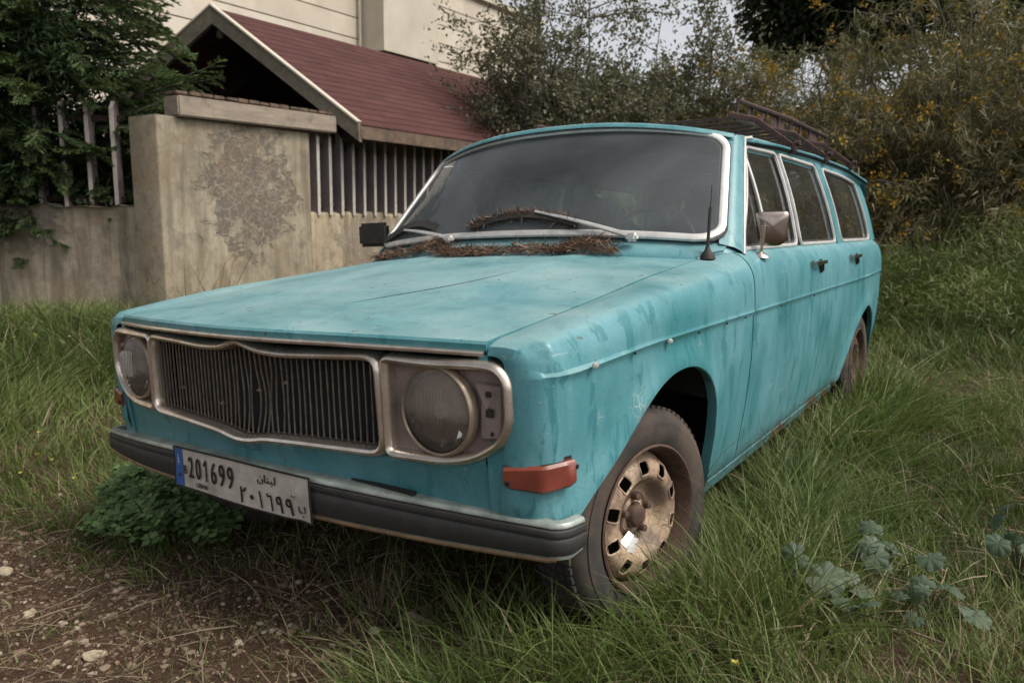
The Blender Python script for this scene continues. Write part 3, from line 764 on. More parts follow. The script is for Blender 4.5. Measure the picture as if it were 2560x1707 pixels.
    h = MB(); h.grid([[(s*(np.interp(t, [0, .52, 1], [.748, .828, .855])), np.interp(t, [0, .52, 1], [.112, .130, .186]), z+(.006 if t > .4 else 0)) for z in (.602, .594)] + [(s*(np.interp(t, [0, .52, 1], [.748, .834, .866])), np.interp(t, [0, .52, 1], [.094, .118, .184]), .596+(.006 if t > .4 else 0))] for t in np.linspace(0, 1, 9)])
    h.box((s*.765, .091, .562), (.008, .008, .008)); h.box((s*.868, .182, .588), (.008, .008, .008))
    h.build('turn_signal_gasket', 'black', bl)
# ---- front bumper
def by(x): a = abs(x); return 0.038+0.100*(a/.885)**2+(.020*(a/.9)**3 if x < 0 else 0)
def bz(x): return .493-.022*(abs(x)/.9)**2-.035*(max(0, -x)/.9)**1.5
def bh(x): return .079-.022*(abs(x)/.9)**2
def bumper_path():
    P = [(x, by(x), bz(x), bh(x), abs(x)) for x in np.linspace(-.905, .835, 60)]
    def arc(x0, sx, r=.040):
        y0, z0, h0 = by(x0), bz(x0), bh(x0); sl = (by(x0)-by(x0-sx*.05))/.05; a0 = math.atan(sl); out = []
        for a in np.linspace(a0, math.radians(84), 8)[1:]: out.append((x0+sx*r*(math.sin(a)-math.sin(a0)), y0+r*(math.cos(a0)-math.cos(a)), z0-.001, h0-.003, .9))
        l = out[-1]; out.append((l[0]+sx*.003, l[1]+.035, l[2]-.002, l[3]-.006, .9)); return out
    return arc(-.905, -1)[::-1]+P+arc(.835, 1)
BP = bumper_path()
def bumper_rings(prof):
    """prof(h, k): list of (outwards, up); rings follow the plan curve of the bumper"""
    rings = []; n = len(BP)
    for i, (x, y, z, h, k) in enumerate(BP):
        t = np.array(BP[min(i+1, n-1)][:2])-np.array(BP[max(i-1, 0)][:2]); t /= np.linalg.norm(t); o = np.array([t[1], -t[0]])
        rings.append([(x+o[0]*a, y+o[1]*a, z+b_) for a, b_ in prof(h, k)])
    return rings
def capped(mb, R_):
    mb.grid(R_, closed_v=True)
    for E_ in (R_[0], R_[-1]): mb.add(E_, [tuple(range(len(E_)))])
mb = MB()
def p1(h, k):
    d = -.070+.056*min(1, max(0, (k-.52)/.32))
    return [(d-.004, .002), (d, .011), (-.030 if d < -.03 else d+.004, .0125), (-.006, .0115), (.0045, .010), (.0085, .005), (.0085, .0005), (.004, -.001), (.002, -.003), (-.002, -.010), (-.002, -h+.010), (.002, -h+.001), (.002, -h-.009), (-.006, -h-.012), (d, -h-.004)]
capped(mb, bumper_rings(p1)); bumper = mb.build('front_bumper', 'bump_chrome', car)
mb = MB()
def p2(h, k): return [(-.004, -.002), (.0075, -.0025), (.0115, -.0055), (.0125, -.011), (.0122, -.0185), (.0104, -.0205), (.0118, -.0225), (.0132, -h*.5), (.0122, -h+.006), (.0085, -h+.0015), (-.004, -h+.001)]
capped(mb, bumper_rings(p2)); mb.build('rubber_strip', 'rubber', bumper)
mb = MB(); R_ = bumper_rings(lambda h, k: [(-.004, -h-.004), (.004, -h-.003), (.0065, -h-.007), (.004, -h-.0125), (-.006, -h-.0125)])[6:-6]; capped(mb, R_); mb.build('bumper_lip', 'bump_rust', bumper)
# ---- licence plate, bent under at one end
PW, PH = .520, .112
def plate_pt(s_, t, off=0.0):
    x = -.314+s_*1.08
    u = s_/PW; v = t/PH
    L = max(0.0, 1-u*1.25); k = max(0.0, .55-v)/.55
    y = by(x)-.0205-off; z = bz(x)+.019-PH+t-.006*u
    y += .0025*math.sin(u*9)*k-.003*L*k; z += .004*L*k
    y += .006*math.exp(-((u-.93)/.05)**2)*k
    return (x, y, z)
mb = MB(); P = [[plate_pt(PW*i/52, PH*j/14) for j in range(15)] for i in range(53)]; mb.grid(P)
mb.grid([[(p[0], p[1]+.003, p[2]) for p in r] for r in P], flip=True)
plate = mb.build('licence_plate', 'plate', bumper)
mb = MB(); edge = [(0, t) for t in np.linspace(0, PH, 10)]+[(s_, PH) for s_ in np.linspace(0, PW, 40)[1:]]+[(PW, t) for t in np.linspace(PH, 0, 10)[1:]]+[(s_, 0) for s_ in np.linspace(PW, 0, 40)[1:-1]]
mb.sweep([plate_pt(a, b, .0005) for a, b in edge], [(-.0022, -.002), (-.0018, .0016), (.0018, .0016), (.0022, -.002)], (0, -1, 0), closed=True)
mb.build('plate_rim', 'plate_ink', plate)
mb = MB(); mb.grid([[plate_pt(a, b, .0010) for b in np.linspace(.003, PH-.003, 12)] for a in np.linspace(.003, .043, 6)]); mb.build('blue_band', 'plate_blue', plate)
dg = bpy.context.evaluated_depsgraph_get()
def text2d(s_):
    cu = bpy.data.curves.new('t', 'FONT'); cu.body = s_; cu.resolution_u = 4
    o = bpy.data.objects.new('t', cu); COL.objects.link(o); bpy.context.view_layer.update()
    me = o.evaluated_get(bpy.context.evaluated_depsgraph_get()).to_mesh()
    V = np.array([v.co[:] for v in me.vertices]); F = [tuple(p.vertices) for p in me.polygons]
    bpy.data.objects.remove(o); bpy.data.curves.remove(cu)
    return V, F
def write(mb, s_, cx, cy, w, h, bold=0.0, seq=None):
    try: V, F = text2d(s_)
    except Exception: return
    if len(V) == 0: return
    b_ = bmesh.new(); vs_ = [b_.verts.new(p) for p in V]
    for f in F:
        try: b_.faces.new([vs_[i] for i in f])
        except ValueError: pass
    bmesh.ops.triangulate(b_, faces=b_.faces[:]); bmesh.ops.subdivide_edges(b_, edges=b_.edges[:], cuts=2, use_grid_fill=True)
    b_.verts.index_update(); V = np.array([v.co[:] for v in b_.verts]); F = [tuple(v.index for v in f.verts) for f in b_.faces]; b_.free()
    mn, mx = V.min(0), V.max(0)
    V = (V-(mn+mx)/2)/np.maximum(mx-mn, 1e-6)
    mb.add([plate_pt(cx+p[0]*w, cy+p[1]*h, .0030) for p in V], F)
    if bold:
        for dx in (bold, -bold): mb.add([plate_pt(cx+p[0]*w+dx, cy+p[1]*h+dx*.3, .0032) for p in V], F)
STROKES = {'1': [(-.9, .22), (-.2, .36), (.15, .5), (.15, -.5)], '\u0666': [(-.5, .5), (-.38, .34), (.0, .36), (.22, .38), (.30, 0), (.36, -.5)], '\u0661': [(-.4, .5), (.0, .1), (.3, -.5)]}
def stroke(mb, ch, cx, cy, w, h, th):
    P = np.array(densify([(cx+a*w, cy+b*h) for a, b in STROKES[ch]], .004, closed=False)); rows = []
    for i in range(len(P)):
        t = P[min(i+1, len(P)-1)]-P[max(i-1, 0)]; t = t/np.linalg.norm(t); n_ = np.array([-t[1], t[0]])*th/2
        rows.append([plate_pt(*(P[i]-n_), .0032), plate_pt(*(P[i]+n_), .0032)])
    mb.grid(rows)
mb = MB()
for k, ch in enumerate('201699'):
    if ch == '1': stroke(mb, '1', .0830+k*.0340, .064, .011, .058, .0068)
    else: write(mb, ch, .0830+k*.0340, .064, .0215, .058, .0017)
write(mb, 'B', .0545, .054, .012, .024, .0012)
write(mb, 'LIBAN', .128, .018, .050, .013, .0008)
mb.build('plate_lettering', 'plate_ink', plate); mb = MB()
for k, ch in enumerate('\u0662\u0660\u0661\u0666\u0669\u0669'):
    wd = {'\u0660': .012, '\u0661': .008}.get(ch, .020); hh = .014 if ch == '\u0660' else .042
    if ch in STROKES: stroke(mb, ch, .300+k*.031, .030, .018 if ch == '\u0666' else .010, .042, .0055)
    else: write(mb, ch, .300+k*.031, .030, wd, hh, .0014)
write(mb, '\u0628', .493, .026, .022, .030, .001)
write(mb, '\uFEE5\uFE8E\uFEE8\uFE92\uFEDF', .385, .083, .062, .026, .001)
mb.build('plate_lettering', 'plate_ink', plate)
mb = MB()   # small cedar emblem
for k, (w, y0, y1) in enumerate(((.016, .070, .080), (.012, .079, .089), (.007, .088, .097))):
    mb.add([plate_pt(.0215-w/2, y0, .002), plate_pt(.0215+w/2, y0, .002), plate_pt(.0215, y1, .002)], [(0, 1, 2)])
mb.add([plate_pt(.020, .062, .002), plate_pt(.023, .062, .002), plate_pt(.023, .071, .002), plate_pt(.020, .071, .002)], [(0, 1, 2, 3)])
mb.build('cedar_emblem', 'emblem_grey', plate)
for sx, sy in ((.026, .036), (.470, .062)):
    mb = MB(); c = plate_pt(sx, sy, .003); mb.lathe([(-.002, .0005), (-.002, .004), (.002, .0045)], c, 'y', 14); mb.build('plate_screw', 'dark_metal' if sx < .1 else 'slat', plate)
# ---- wheels
def make_wheel(c, steer, s, par):
    root = empty('wheel', c); root.parent = par; root.rotation_euler = (0, 0, steer+(0 if s > 0 else math.pi))
    R_ = .292
    prof = [(-.066, .192), (-.072, .22), (-.072, .256), (-.064, R_-.014), (-.050, R_-.002), (0, R_), (.052, R_-.002), (.070, R_-.014), (.078, R_-.026), (.081, R_-.040), (.083, .256), (.0845, .238), (.083, .220), (.078, .204), (.073, .194)]
    t = MB(); t.lathe(prof, (0, 0, 0), 'x', 96)
    # tread blocks
    for k in range(72):
        th = 2*math.pi*k/72
        for a in (-.046, -.023, 0, .023, .046):
            Rm = np.array(Matrix.Rotation(th+(a*4), 3, 'X')); t.box(tuple(Rm @ np.array([a, 0, R_-.001])), (.019, .017, .010), Rm)
    t.build('tyre', 'tyre', root)
    rm = MB()
    rm.lathe([(.073, .195), (.081, .199), (.084, .194), (.079, .188), (.062, .184), (.055, .180), (.030, .176), (-.06, .172)], (0, 0, 0), 'x', 72)
    rm.build('rim_ring', 'rust', root)
    nA, hol = 200, 10
    prof = [(.020, .174), (.030, .168), (.044, .158), (.0535, .150), (.058, .144), (.0605, .138), (.062, .132), (.063, .126), (.0635, .120), (.063, .114), (.061, .108), (.056, .102), (.046, .095), (.034, .088), (.026, .080), (.022, .072), (.021, .062), (.022, .052), (.024, .044), (.026, .036)]
    rows = []
    def sup(k, r):
        th = (k/nA*hol) % 1.0 - .5
        return (abs(th*2*math.pi/hol*r)/.0185)**4+(abs(r-.135)/.019)**4
    keep = lambda i, j: sup(i+.5, (prof[j][1]+prof[j+1][1])/2) < 1.0
    d = MB(); d.lathe(prof, (0, 0, 0), 'x', nA, skip=keep)
    # raised lip round each opening
    for k in range(hol):
        th = 2*math.pi*(k+.5)/hol; path = []
        for a in np.linspace(0, 2*math.pi, 25)[:-1]:
            ca, sa = math.cos(a), math.sin(a); m = (abs(ca)**4+abs(sa)**4)**-.25
            r = .135+.0195*m*ca; off = .0190*m*sa/r
            xx = float(np.interp(r, [.10, .115, .13, .15, .16], [.056, .063, .0625, .0535, .043]))
            path.append((xx, r*math.cos(th+off), r*math.sin(th+off)))
        d.tube(path, .0032, 6, closed=True, up=(1, 0, 0))
    d.build('wheel_disc', 'rim' if c[1] < 2 else 'rust', root)
    h = MB(); h.lathe([(.018, .070), (.022, .060), (.024, .032), (.040, .030), (.046, .025), (.049, .012), (.049, .0005)], (0, 0, 0), 'x', 40)
    for k in range(5):
        th = 2*math.pi*k/5+.3; h.lathe([(.02, .010), (.042, .010), (.044, .006), (.044, .0005)], (0, .052*math.cos(th), .052*math.sin(th)), 'x', 8)
    h.build('hub', 'rust', root)
    h = MB(); h.lathe([(-.05, .05), (-.04, .165), (-.035, .172)], (0, 0, 0), 'x', 32); h.build('brake_drum', 'black', root)
    return root
wf = make_wheel((.728, .684, .302), -math.radians(11), 1, car)
h = MB()
for a0 in (3.6, 4.05):
    pts = []
    for t in np.linspace(0, 1, 5):
        a = a0+t*.22; pts.append([(.047+.012*t, r*math.cos(a), r*math.sin(a)) for r in (.056, .078, .097)])
    h.grid(pts)
h.build('broken_hubcap', 'bright_trim', wf)
make_wheel((-.724, .676, .292), -math.radians(8), -1, car)
make_wheel((.745, 3.37, .300), 0, 1, car)
make_wheel((-.745, 3.37, .300), 0, -1, car)
# wheel wells + underbody
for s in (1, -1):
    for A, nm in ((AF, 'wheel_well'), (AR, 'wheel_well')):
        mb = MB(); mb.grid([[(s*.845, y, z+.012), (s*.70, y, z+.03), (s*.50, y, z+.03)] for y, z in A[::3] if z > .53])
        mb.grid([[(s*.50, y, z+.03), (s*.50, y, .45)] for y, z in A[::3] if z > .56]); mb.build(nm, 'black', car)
mb = MB(); mb.box((0, 2.75, .31), (1.40, 3.0, .03)); mb.box((0, 1.12, .62), (1.0, .05, .60)); mb.box((0, .85, .42), (.45, .5, .2))
mb.box((.0, .69, .30), (1.3, .05, .04)); mb.build('underbody', 'black', car)
# ---- interior
mb = MB()
for s in (1, -1):
    for yy, w in ((2.05, .50), ):
        mb.box((s*.33, yy, .58), (.50, .50, .16), bev=.05)
        mb.box((s*.33, yy+.30, .86), (.48, .13, .52), np.array(Matrix.Rotation(-.22, 3, 'X')), bev=.05)
        mb.box((s*.33, yy+.37, 1.16), (.26, .07, .13), bev=.03)
mb.box((0, 2.85, .58), (1.22, .50, .16), bev=.05); mb.box((0, 3.12, .82), (1.22, .12, .46), np.array(Matrix.Rotation(-.2, 3, 'X')), bev=.05)
mb.build('seats', 'seat', car)
mb = MB(); P = []
for x in np.linspace(-.70, .70, 20): P.append([(x, 1.27+.10*abs(x)**2, .99), (x, 1.38, 1.0), (x, 1.50, .985), (x, 1.53, .93), (x, 1.50, .78)])
mb.grid(P); mb.build('dashboard', 'seat', car)
mb = MB(); sw = [(.34+.20*math.cos(a), 1.64+.095*math.sin(a), .98+.165*math.sin(a)) for a in np.linspace(0, 2*math.pi, 41)[:-1]]
mb.tube(sw, .011, 8, closed=True); mb.tube([(.15, 1.64, .98), (.34, 1.62, .96), (.53, 1.64, .98)], .010, 6); mb.tube([(.34, 1.62, .96), (.34, 1.45, .84)], .03, 8)
mb.build('steering_wheel', 'rubber', car)
mb = MB(); mb.grid([[(x, y, roof_z(x, y)-.03-.0*abs(x)) for x in np.linspace(-.64, .64, 10)] for y in np.linspace(1.70, 4.0, 10)]); mb.build('headliner', 'headliner', car)
mb = MB()
for s in (1, -1): mb.grid([[(s*.79, y, .93), (s*.73, y, .93), (s*.72, y, .4)] for y in np.linspace(1.5, 4.3, 6)])
mb.build('door_lining', 'seat', car)
# ---- mirrors
h = MB(); c = np.array([.833, 1.500, .952]); h.lathe([(0, .030), (.006, .028), (.014, .016), (.020, .008)], c, 'z', 20)
h.tube([(.833, 1.500, .965), (.845, 1.494, 1.052)], .0060, 8); h.box((.848, 1.496, 1.058), (.024, .026, .024), bev=.010)
mir = h.build('side_mirror', 'chrome', car)
h = MB(); out = round_poly([(-.044, -.066), (.044, -.066), (.056, .050), (-.056, .050)], [.034, .034, .018, .018], 5)
Rz = np.array(Matrix.Rotation(math.radians(24), 3, 'Z')); mc = np.array([.862, 1.530, 1.056])
def mp(x, y, z): return tuple(mc+Rz @ np.array([x, y, z]))
h.grid([[mp(p[0], .012, p[1]) for p in out], [mp(p[0], 0, p[1]) for p in out], [mp(p[0]*.97, -.0045, p[1]*.97) for p in out], [mp(p[0]*.90, -.0085, p[1]*.90) for p in out], [mp(p[0]*.72, -.0125, p[1]*.72) for p in out], [mp(p[0]*.5, -.0150, p[1]*.5) for p in out], [mp(p[0]*.25, -.0165, p[1]*.25) for p in out], [mp(p[0]*.002, -.017, p[1]*.002) for p in out]], closed_v=True)
h.build('mirror_shell', 'mirror_glass', mir, angle=75)
h = MB(); h.grid([[mp(p[0]*.97, .0125, p[1]*.97) for p in out], [mp(0, .0125, 0) for p in out]], closed_v=True); h.build('mirror_face', 'mirror_glass', mir)
h = MB(); h.box((-1.045, 1.56, 1.075), (.20, .035, .115), bev=.018); h.tube([(-.95, 1.57, 1.075), (-.90, 1.54, 1.06), (-.83, 1.50, .965)], .013, 8); h.build('side_mirror', 'rubber', car)
# ---- antenna
h = MB(); h.lathe([(0, .026), (.012, .022), (.026, .011), (.04, .006)], (.736, 1.262, .958), 'z', 20)
h.tube([(.736, 1.262, .985), (.738, 1.267, 1.06), (.740, 1.272, 1.120)], .0055, 8); h.tube([(.740, 1.272, 1.115), (.743, 1.277, 1.19)], .0014, 5)
h.build('antenna', 'dark_metal', car)
# ---- wipers
for (x0, u0, v0, u1, v1, ua, va, ub, vb) in ((.44, .63, -.03, .14, .175, -.22, .075, .38, .065), (-.26, -.33, -.03, -.76, .12, -.93, .05, -.50, .10)):
    A0 = ws_pt(u0, v0, .028); A1 = ws_pt(u1, v1, .022)
    h = MB(); h.sweep([lerp(A0, A1, t)+np.array([0, -.010, .006])*math.sin(math.pi*t) for t in np.linspace(0, 1, 8)], rrect(.016, .010, .003, 3), (0, -.72, .62), scales=np.linspace(1.15, .55, 8))
    h.box(tuple(A0+np.array([0.006, -.004, -.004])), (.040, .032, .028), bev=.008)
    wp = h.build('wiper', 'bright_trim', car)
    h = MB(); h.sweep([ws_pt(lerp(ua, ub, t), lerp(va, vb, t)+.080*math.sin(math.pi*t), .012) for t in np.linspace(0, 1, 14)], [(-.030, -.008), (.008, -.008), (.010, .008), (-.024, .008)], (0, -.72, .62)); h.build('wiper_blade', 'rubber', wp)
# ---- roof rack
rk = empty('roof_rack', (0, 2.9, 1.45)); rk.parent = car; rk.matrix_parent_inverse = Matrix.Identity(4)
def rb(mb, name, mat='rack'):
    mb.v = [(p[0], p[1]-2.9, p[2]-1.45) for p in mb.v]; return mb.build(name, mat, rk)
for s in (1, -1):
    h = MB(); h.tube([(s*.515, 2.22, 1.60), (s*.52, 3.0, 1.612), (s*.515, 3.88, 1.605)], .010, 8); h.tube([(s*.50, 2.22, 1.525), (s*.505, 3.0, 1.535), (s*.50, 3.88, 1.530)], .009, 8)
    for y in np.linspace(2.22, 3.88, 9): h.tube([(s*.502, y, 1.528), (s*.516, y, 1.606)], .006, 6)
    # pressed side panel with openings
    P = [[(s*(.508), y, z) for z in np.linspace(1.532, 1.604, 7)] for y in np.linspace(2.22, 3.88, 121)]
    h.grid(P, skip=lambda i, j: 1 <= j <= 4 and (i % 13) in (2, 3, 4, 5, 6, 7, 8, 9, 10) and (i//13) % 4 != 3)
    rb(h, 'side_rail')
for y in np.linspace(2.22, 3.88, 12):
    h = MB(); h.sweep([(x, y, 1.528+.012*(1-(x/.5)**2)) for x in np.linspace(-.505, .505, 8)], rrect(.022, .010, .003, 2)); rb(h, 'cross_slat')
for s in (1, -1):
    for y in (2.30, 2.92, 3.55):
        h = MB(); h.sweep([(s*.505, y-.18, 1.530), (s*.590, y-.09, 1.510), (s*.706, y+.04, 1.405)], rrect(.026, .010, .003, 3), (0, 1, 0))
        h.box((s*.712, y+.05, 1.393), (.026, .06, .040), bev=.006); h.lathe([(0, .012), (.022, .012), (.024, .0005)], (s*.720, y+.05, 1.412), 'x', 12)
        rb(h, 'clamp_foot')
# ================================================================== SETTING
def sstep(t): t = np.clip(t, 0, 1); return t*t*(3-2*t)
def ground_h(x, y):
    x = np.asarray(x, float); y = np.asarray(y, float)
    h = .05+.42*sstep((-x-1.3)/3.4)*sstep((y+3.5)/3.0)
    h = h+.55*sstep((y-4.2)/5.0)*sstep((x+1.5)/2.5)+.04*sstep((x-1.0)/3)
    h = h+.012*np.sin(x*3.1+1.3*np.sin(y*2.0))*np.cos(y*2.7+.6)+.006*np.sin(x*11+y*7)*np.sin(y*9-x*4)
    h = h-.03*np.exp(-((x)/.9)**2)*sstep((y-.1)/.6)*sstep((4.8-y)/.6)
    return h
def ground_mat():
    m, nt, out = new_mat('soil'); n = N(nt); v = n.coord()
    f = n.ramp(n.noise(v, 1.8, 6, 0.65, .3), [(0.35, 0.0), (0.65, 1.0)]); f2 = n.noise(v, 22, 6, 0.7); f3 = n.noise(v, 120, 4, .7)
    c = n.mix(f, (0.110, 0.056, 0.034), (0.068, 0.041, 0.027))
    c = n.mix(n.math('MULTIPLY', n.ramp(f2, [(0.45, 0.0), (0.68, 1.0)]), 0.8), c, (0.15, 0.105, 0.07))
    c = n.mix(n.ramp(f3, [(0.35, .75), (0.6, 0.0)]), c, (0.022, 0.016, 0.012))
    c = n.mix(n.ramp(n.noise(v, 65, 3, .6), [(0.62, 0.0), (0.68, .8)]), c, (0.26, 0.20, 0.14))
    hgt = n.math('MULTIPLY_ADD', f2, 0.6, n.math('MULTIPLY', f3, 0.4))
    n.link(n.bsdf(c, 0.95, 0.0, n.bump(hgt, 0.9, 0.03), spec=.2), out.inputs[0]); return m
M['soil'] = ground_mat()
def axis_pts(lo, hi, flo, fhi, f, c):
    a = list(np.arange(flo, fhi, f)); b = []; x = fhi; s = f
    while x < hi: b.append(x); s *= 1.25; x += s
    b.append(hi); d = []; x = flo; s = f
    while x > lo: s *= 1.25; x -= s; d.append(max(x, lo))
    return np.array(sorted(set(d+a+b)))
gx = axis_pts(-150, 150, -6, 5, .06, 0); gy = axis_pts(-150, 150, -1.2, 11, .06, 0)
X, Y = np.meshgrid(gx, gy, indexing='ij'); Zg = ground_h(X, Y); nx, ny = X.shape
idx = np.arange(nx*ny).reshape(nx, ny)
Q = np.stack([idx[:-1, :-1], idx[1:, :-1], idx[1:, 1:], idx[:-1, 1:]], -1).reshape(-1, 4)
g = fast_obj('ground', np.stack([X, Y, Zg], -1), quads=Q, mat='soil'); tag(g, 'brown stony soil under the car and the grass', kind='structure')
# ---- plaster, wood, shingles, stone
def plaster(name, tone, tone2, dark, cy, cz, ry, rz, amount, axis='y', streak=.65):
    m, nt, out = new_mat(name); n = N(nt); v = n.coord(); S = n.sep(v)
    a = S[1] if axis == 'y' else S[0]
    f = n.noise(v, 1.7, 6, .62, .3); f2 = n.noise(v, 9, 6, .68)
    c = n.mix(n.ramp(f, [(.35, 0.), (.65, 1.)]), tone, tone2)
    c = n.mix(n.math('MULTIPLY', n.ramp(f2, [(.47, 0.), (.66, 1.)]), .60), c, tuple(x*.50 for x in tone))
    c = n.mix(n.math('MULTIPLY', n.ramp(n.noise(v, 3.4, 7, .75, .8), [(.50, 0.), (.56, 1.)]), .35), c, (.16, .14, .115))
    stv = n.comb(n.math('MULTIPLY', a, 7.0), n.math('MULTIPLY', S[2], .7))
    sk = n.ramp(n.noise(stv, 1.3, 6, .65, .5), [(.46, 0.), (.64, 1.)])
    c = n.mix(n.math('MULTIPLY', sk, streak), c, tuple(x*.42 for x in tone))
    # peeled, crazed patch
    da = n.math('DIVIDE', n.math('SUBTRACT', a, cy), ry); dz = n.math('DIVIDE', n.math('SUBTRACT', S[2], cz), rz)
    d2 = n.math('ADD', n.math('MULTIPLY', da, da), n.math('MULTIPLY', dz, dz))
    edge = n.noise(v, 4.5, 7, .75, .6)
    ms = n.math('SUBTRACT', n.math('MULTIPLY_ADD', edge, 5.2, -1.75), d2)
    msk = n.math('MULTIPLY', n.ramp(ms, [(.05, 0.), (.40, 1.)]), n.math('MULTIPLY', amount, n.ramp(n.noise(v, 7.5, 5, .7), [(.36, .15), (.46, 1.)])))
    wv = n.comb(a, S[2]); wob = n.node('ShaderNodeVectorMath', operation='ADD'); nn = n.node('ShaderNodeTexNoise'); nn.inputs['Scale'].default_value = 6
    n.link(v, nn.inputs['Vector']); sc = n.node('ShaderNodeVectorMath', operation='SCALE'); sc.inputs['Scale'].default_value = .12
    n.link(nn.outputs['Color'], sc.inputs[0]); n.link(wv, wob.inputs[0]); n.link(sc.outputs[0], wob.inputs[1])
    cr = n.math('MAXIMUM', n.math('MULTIPLY', n.ramp(n.voro(wob.outputs[0], 9.5), [(.0, 1.), (.055, 0.)]), n.ramp(f2, [(.38, 0.), (.5, 1.)])), n.math('MULTIPLY', n.ramp(n.voro(wob.outputs[0], 21), [(.0, .8), (.06, 0.)]), n.ramp(n.noise(v, 5, 4), [(.46, 0.), (.56, 1.)])))
    pc = n.mix(n.math('MULTIPLY', cr, .66), n.mix(n.ramp(f2, [(.3, 0.), (.7, 1.)]), dark, tuple(x*1.5 for x in dark)), tuple(x*.95 for x in tone2))
    c = n.mix(msk, c, pc)
    fine = n.ramp(n.voro(wob.outputs[0], 3.2), [(.0, 1.), (.010, 0.)])
    c = n.mix(n.math('MULTIPLY', n.math('MULTIPLY', fine, n.ramp(f, [(.5, 0.), (.6, 1.)])), .5), c, tuple(x*.35 for x in tone))
    c = n.mix(n.ramp(n.noise(v, 70, 3), [(.28, .35), (.45, 0.)]), c, tuple(x*.5 for x in tone))
    h = n.math('SUBTRACT', n.math('MULTIPLY', f2, .5), n.math('MULTIPLY', msk, .6))
    rs = n.ramp(n.noise(n.comb(n.math('MULTIPLY', a, 2.2), n.math('MULTIPLY', S[2], 1.1)), 1.6, 5, .6, .6), [(.52, 0.), (.66, .30)])
    c = n.mix(rs, c, (.25, .165, .095))
    n.link(n.bsdf(c, .92, 0, n.bump(h, .7, .016), spec=.2), out.inputs[0]); return m
M['plaster_pillar'] = plaster('peeling_plaster', (.29, .25, .185), (.38, .33, .245), (.10, .083, .072), 3.27, 1.60, .56, .60, .92)
M['plaster_wall'] = plaster('stained_plaster', (.34, .28, .195), (.38, .32, .225), (.12, .10, .085), 5.0, 1.1, .7, .35, .6, streak=.85)
M['plaster_left'] = plaster('cracked_plaster', (.31, .265, .205), (.36, .31, .24), (.11, .095, .08), -5.75, 1.3, .5, .30, .7, axis='x', streak=.85)
def wood(name, c1, c2, sc=(3, 3, 30)):
    m, nt, out = new_mat(name); n = N(nt); v = n.coord('Object', sc)
    f = n.noise(v, 1.5, 7, .7, .4); f2 = n.noise(n.coord(), 6, 5, .65)
    c = n.mix(n.ramp(f, [(.3, 0.), (.7, 1.)]), c1, c2); c = n.mix(n.math('MULTIPLY', n.ramp(f2, [(.55, 0.), (.7, 1.)]), .7), c, tuple(x*.35 for x in c1))
    n.link(n.bsdf(c, .85, 0, n.bump(f, .5, .006), spec=.2), out.inputs[0]); return m
M['barge'] = wood('weathered_barge_wood', (.10, .088, .066), (.17, .152, .12), (9, 9, 9))
M['lintel'] = wood('weathered_lintel', (.34, .28, .22), (.20, .165, .135), (9, 2.0, 16))
M['dark_wood'] = simple('dark_stained_timber', (.030, .017, .014), .85, 0, .4, 6, .1)
M['fascia'] = simple('rotting_fascia', (.13, .085, .055), .85, 0, .5, 7, .4, col2=(.045, .035, .028))
def shingle():
    m, nt, out = new_mat('red_brown_shingles'); n = N(nt)
    tc = n.node('ShaderNodeUVMap'); uv = tc.outputs[0]; S = n.sep(uv)
    wob = n.math('MULTIPLY_ADD', n.noise(uv, 1.1, 4, .6), .06, S[1])
    row = n.math('DIVIDE', wob, .125); fr = n.math('FRACT', row); fl = n.math('FLOOR', row)
    line = n.math('MULTIPLY', n.ramp(fr, [(0.0, 1.), (.08, .9), (.17, 0.)]), n.ramp(n.noise(uv, 5, 4, .7), [(.3, .35), (.6, 1.)]))
    brick = n.comb(n.math('MULTIPLY_ADD', fl, .37, n.math('MULTIPLY', S[0], 3.2)), fl)
    wn = n.node('ShaderNodeTexWhiteNoise'); n.link(n.comb(n.math('FLOOR', n.math('MULTIPLY_ADD', fl, .37, n.math('MULTIPLY', S[0], 3.2))), fl), wn.inputs['Vector'])
    c = n.mix(wn.outputs[0], (.066, .031, .028), (.096, .044, .038))
    c = n.mix(n.ramp(n.noise(uv, .8, 5, .6), [(.4, 0.), (.7, .7)]), c, (.085, .036, .036))
    c = n.mix(n.ramp(n.noise(uv, 60, 3), [(.3, .4), (.5, 0.)]), c, (.05, .02, .02))
    c = n.mix(line, c, (.018, .009, .009))
    n.link(n.bsdf(c, .95, 0, n.bump(n.math('SUBTRACT', 1.0, line), .8, .02), spec=.15), out.inputs[0]); return m
M['shingle'] = shingle()
def stone():
    m, nt, out = new_mat('cream_limestone_cladding'); n = N(nt); v = n.coord(); S = n.sep(v)
    z = n.math('DIVIDE', n.math('SUBTRACT', S[2], .07), .392); fr = n.math('FRACT', z); fl = n.math('FLOOR', z)
    line = n.ramp(fr, [(0., 1.), (.035, 1.), (.06, 0.)])
    wn = n.node('ShaderNodeTexWhiteNoise'); n.link(n.comb(n.math('FLOOR', n.math('MULTIPLY_ADD', fl, .43, n.math('DIVIDE', S[1], .85))), fl), wn.inputs['Vector'])
    c = n.mix(wn.outputs[0], (.48, .43, .355), (.58, .525, .44))
    c = n.mix(n.math('MULTIPLY', n.ramp(n.noise(v, 2.2, 6, .65), [(.45, 0.), (.7, 1.)]), .5), c, (.42, .34, .26))
    c = n.mix(line, c, (.12, .08, .05))
    n.link(n.bsdf(c, .85, 0, n.bump(n.math('SUBTRACT', 1., line), .7, .02), spec=.25), out.inputs[0]); return m
M['stone'] = stone()
M['render_cream'] = simple('cream_render', (.50, .45, .37), .9, 0, .16, 1.2, .15)
M['slat_paint'] = simple('purple_grey_shaded_slat', (.21, .17, .175), .8, 0, .25, 5, .1)  # blade sides darker, their shade put into the colour
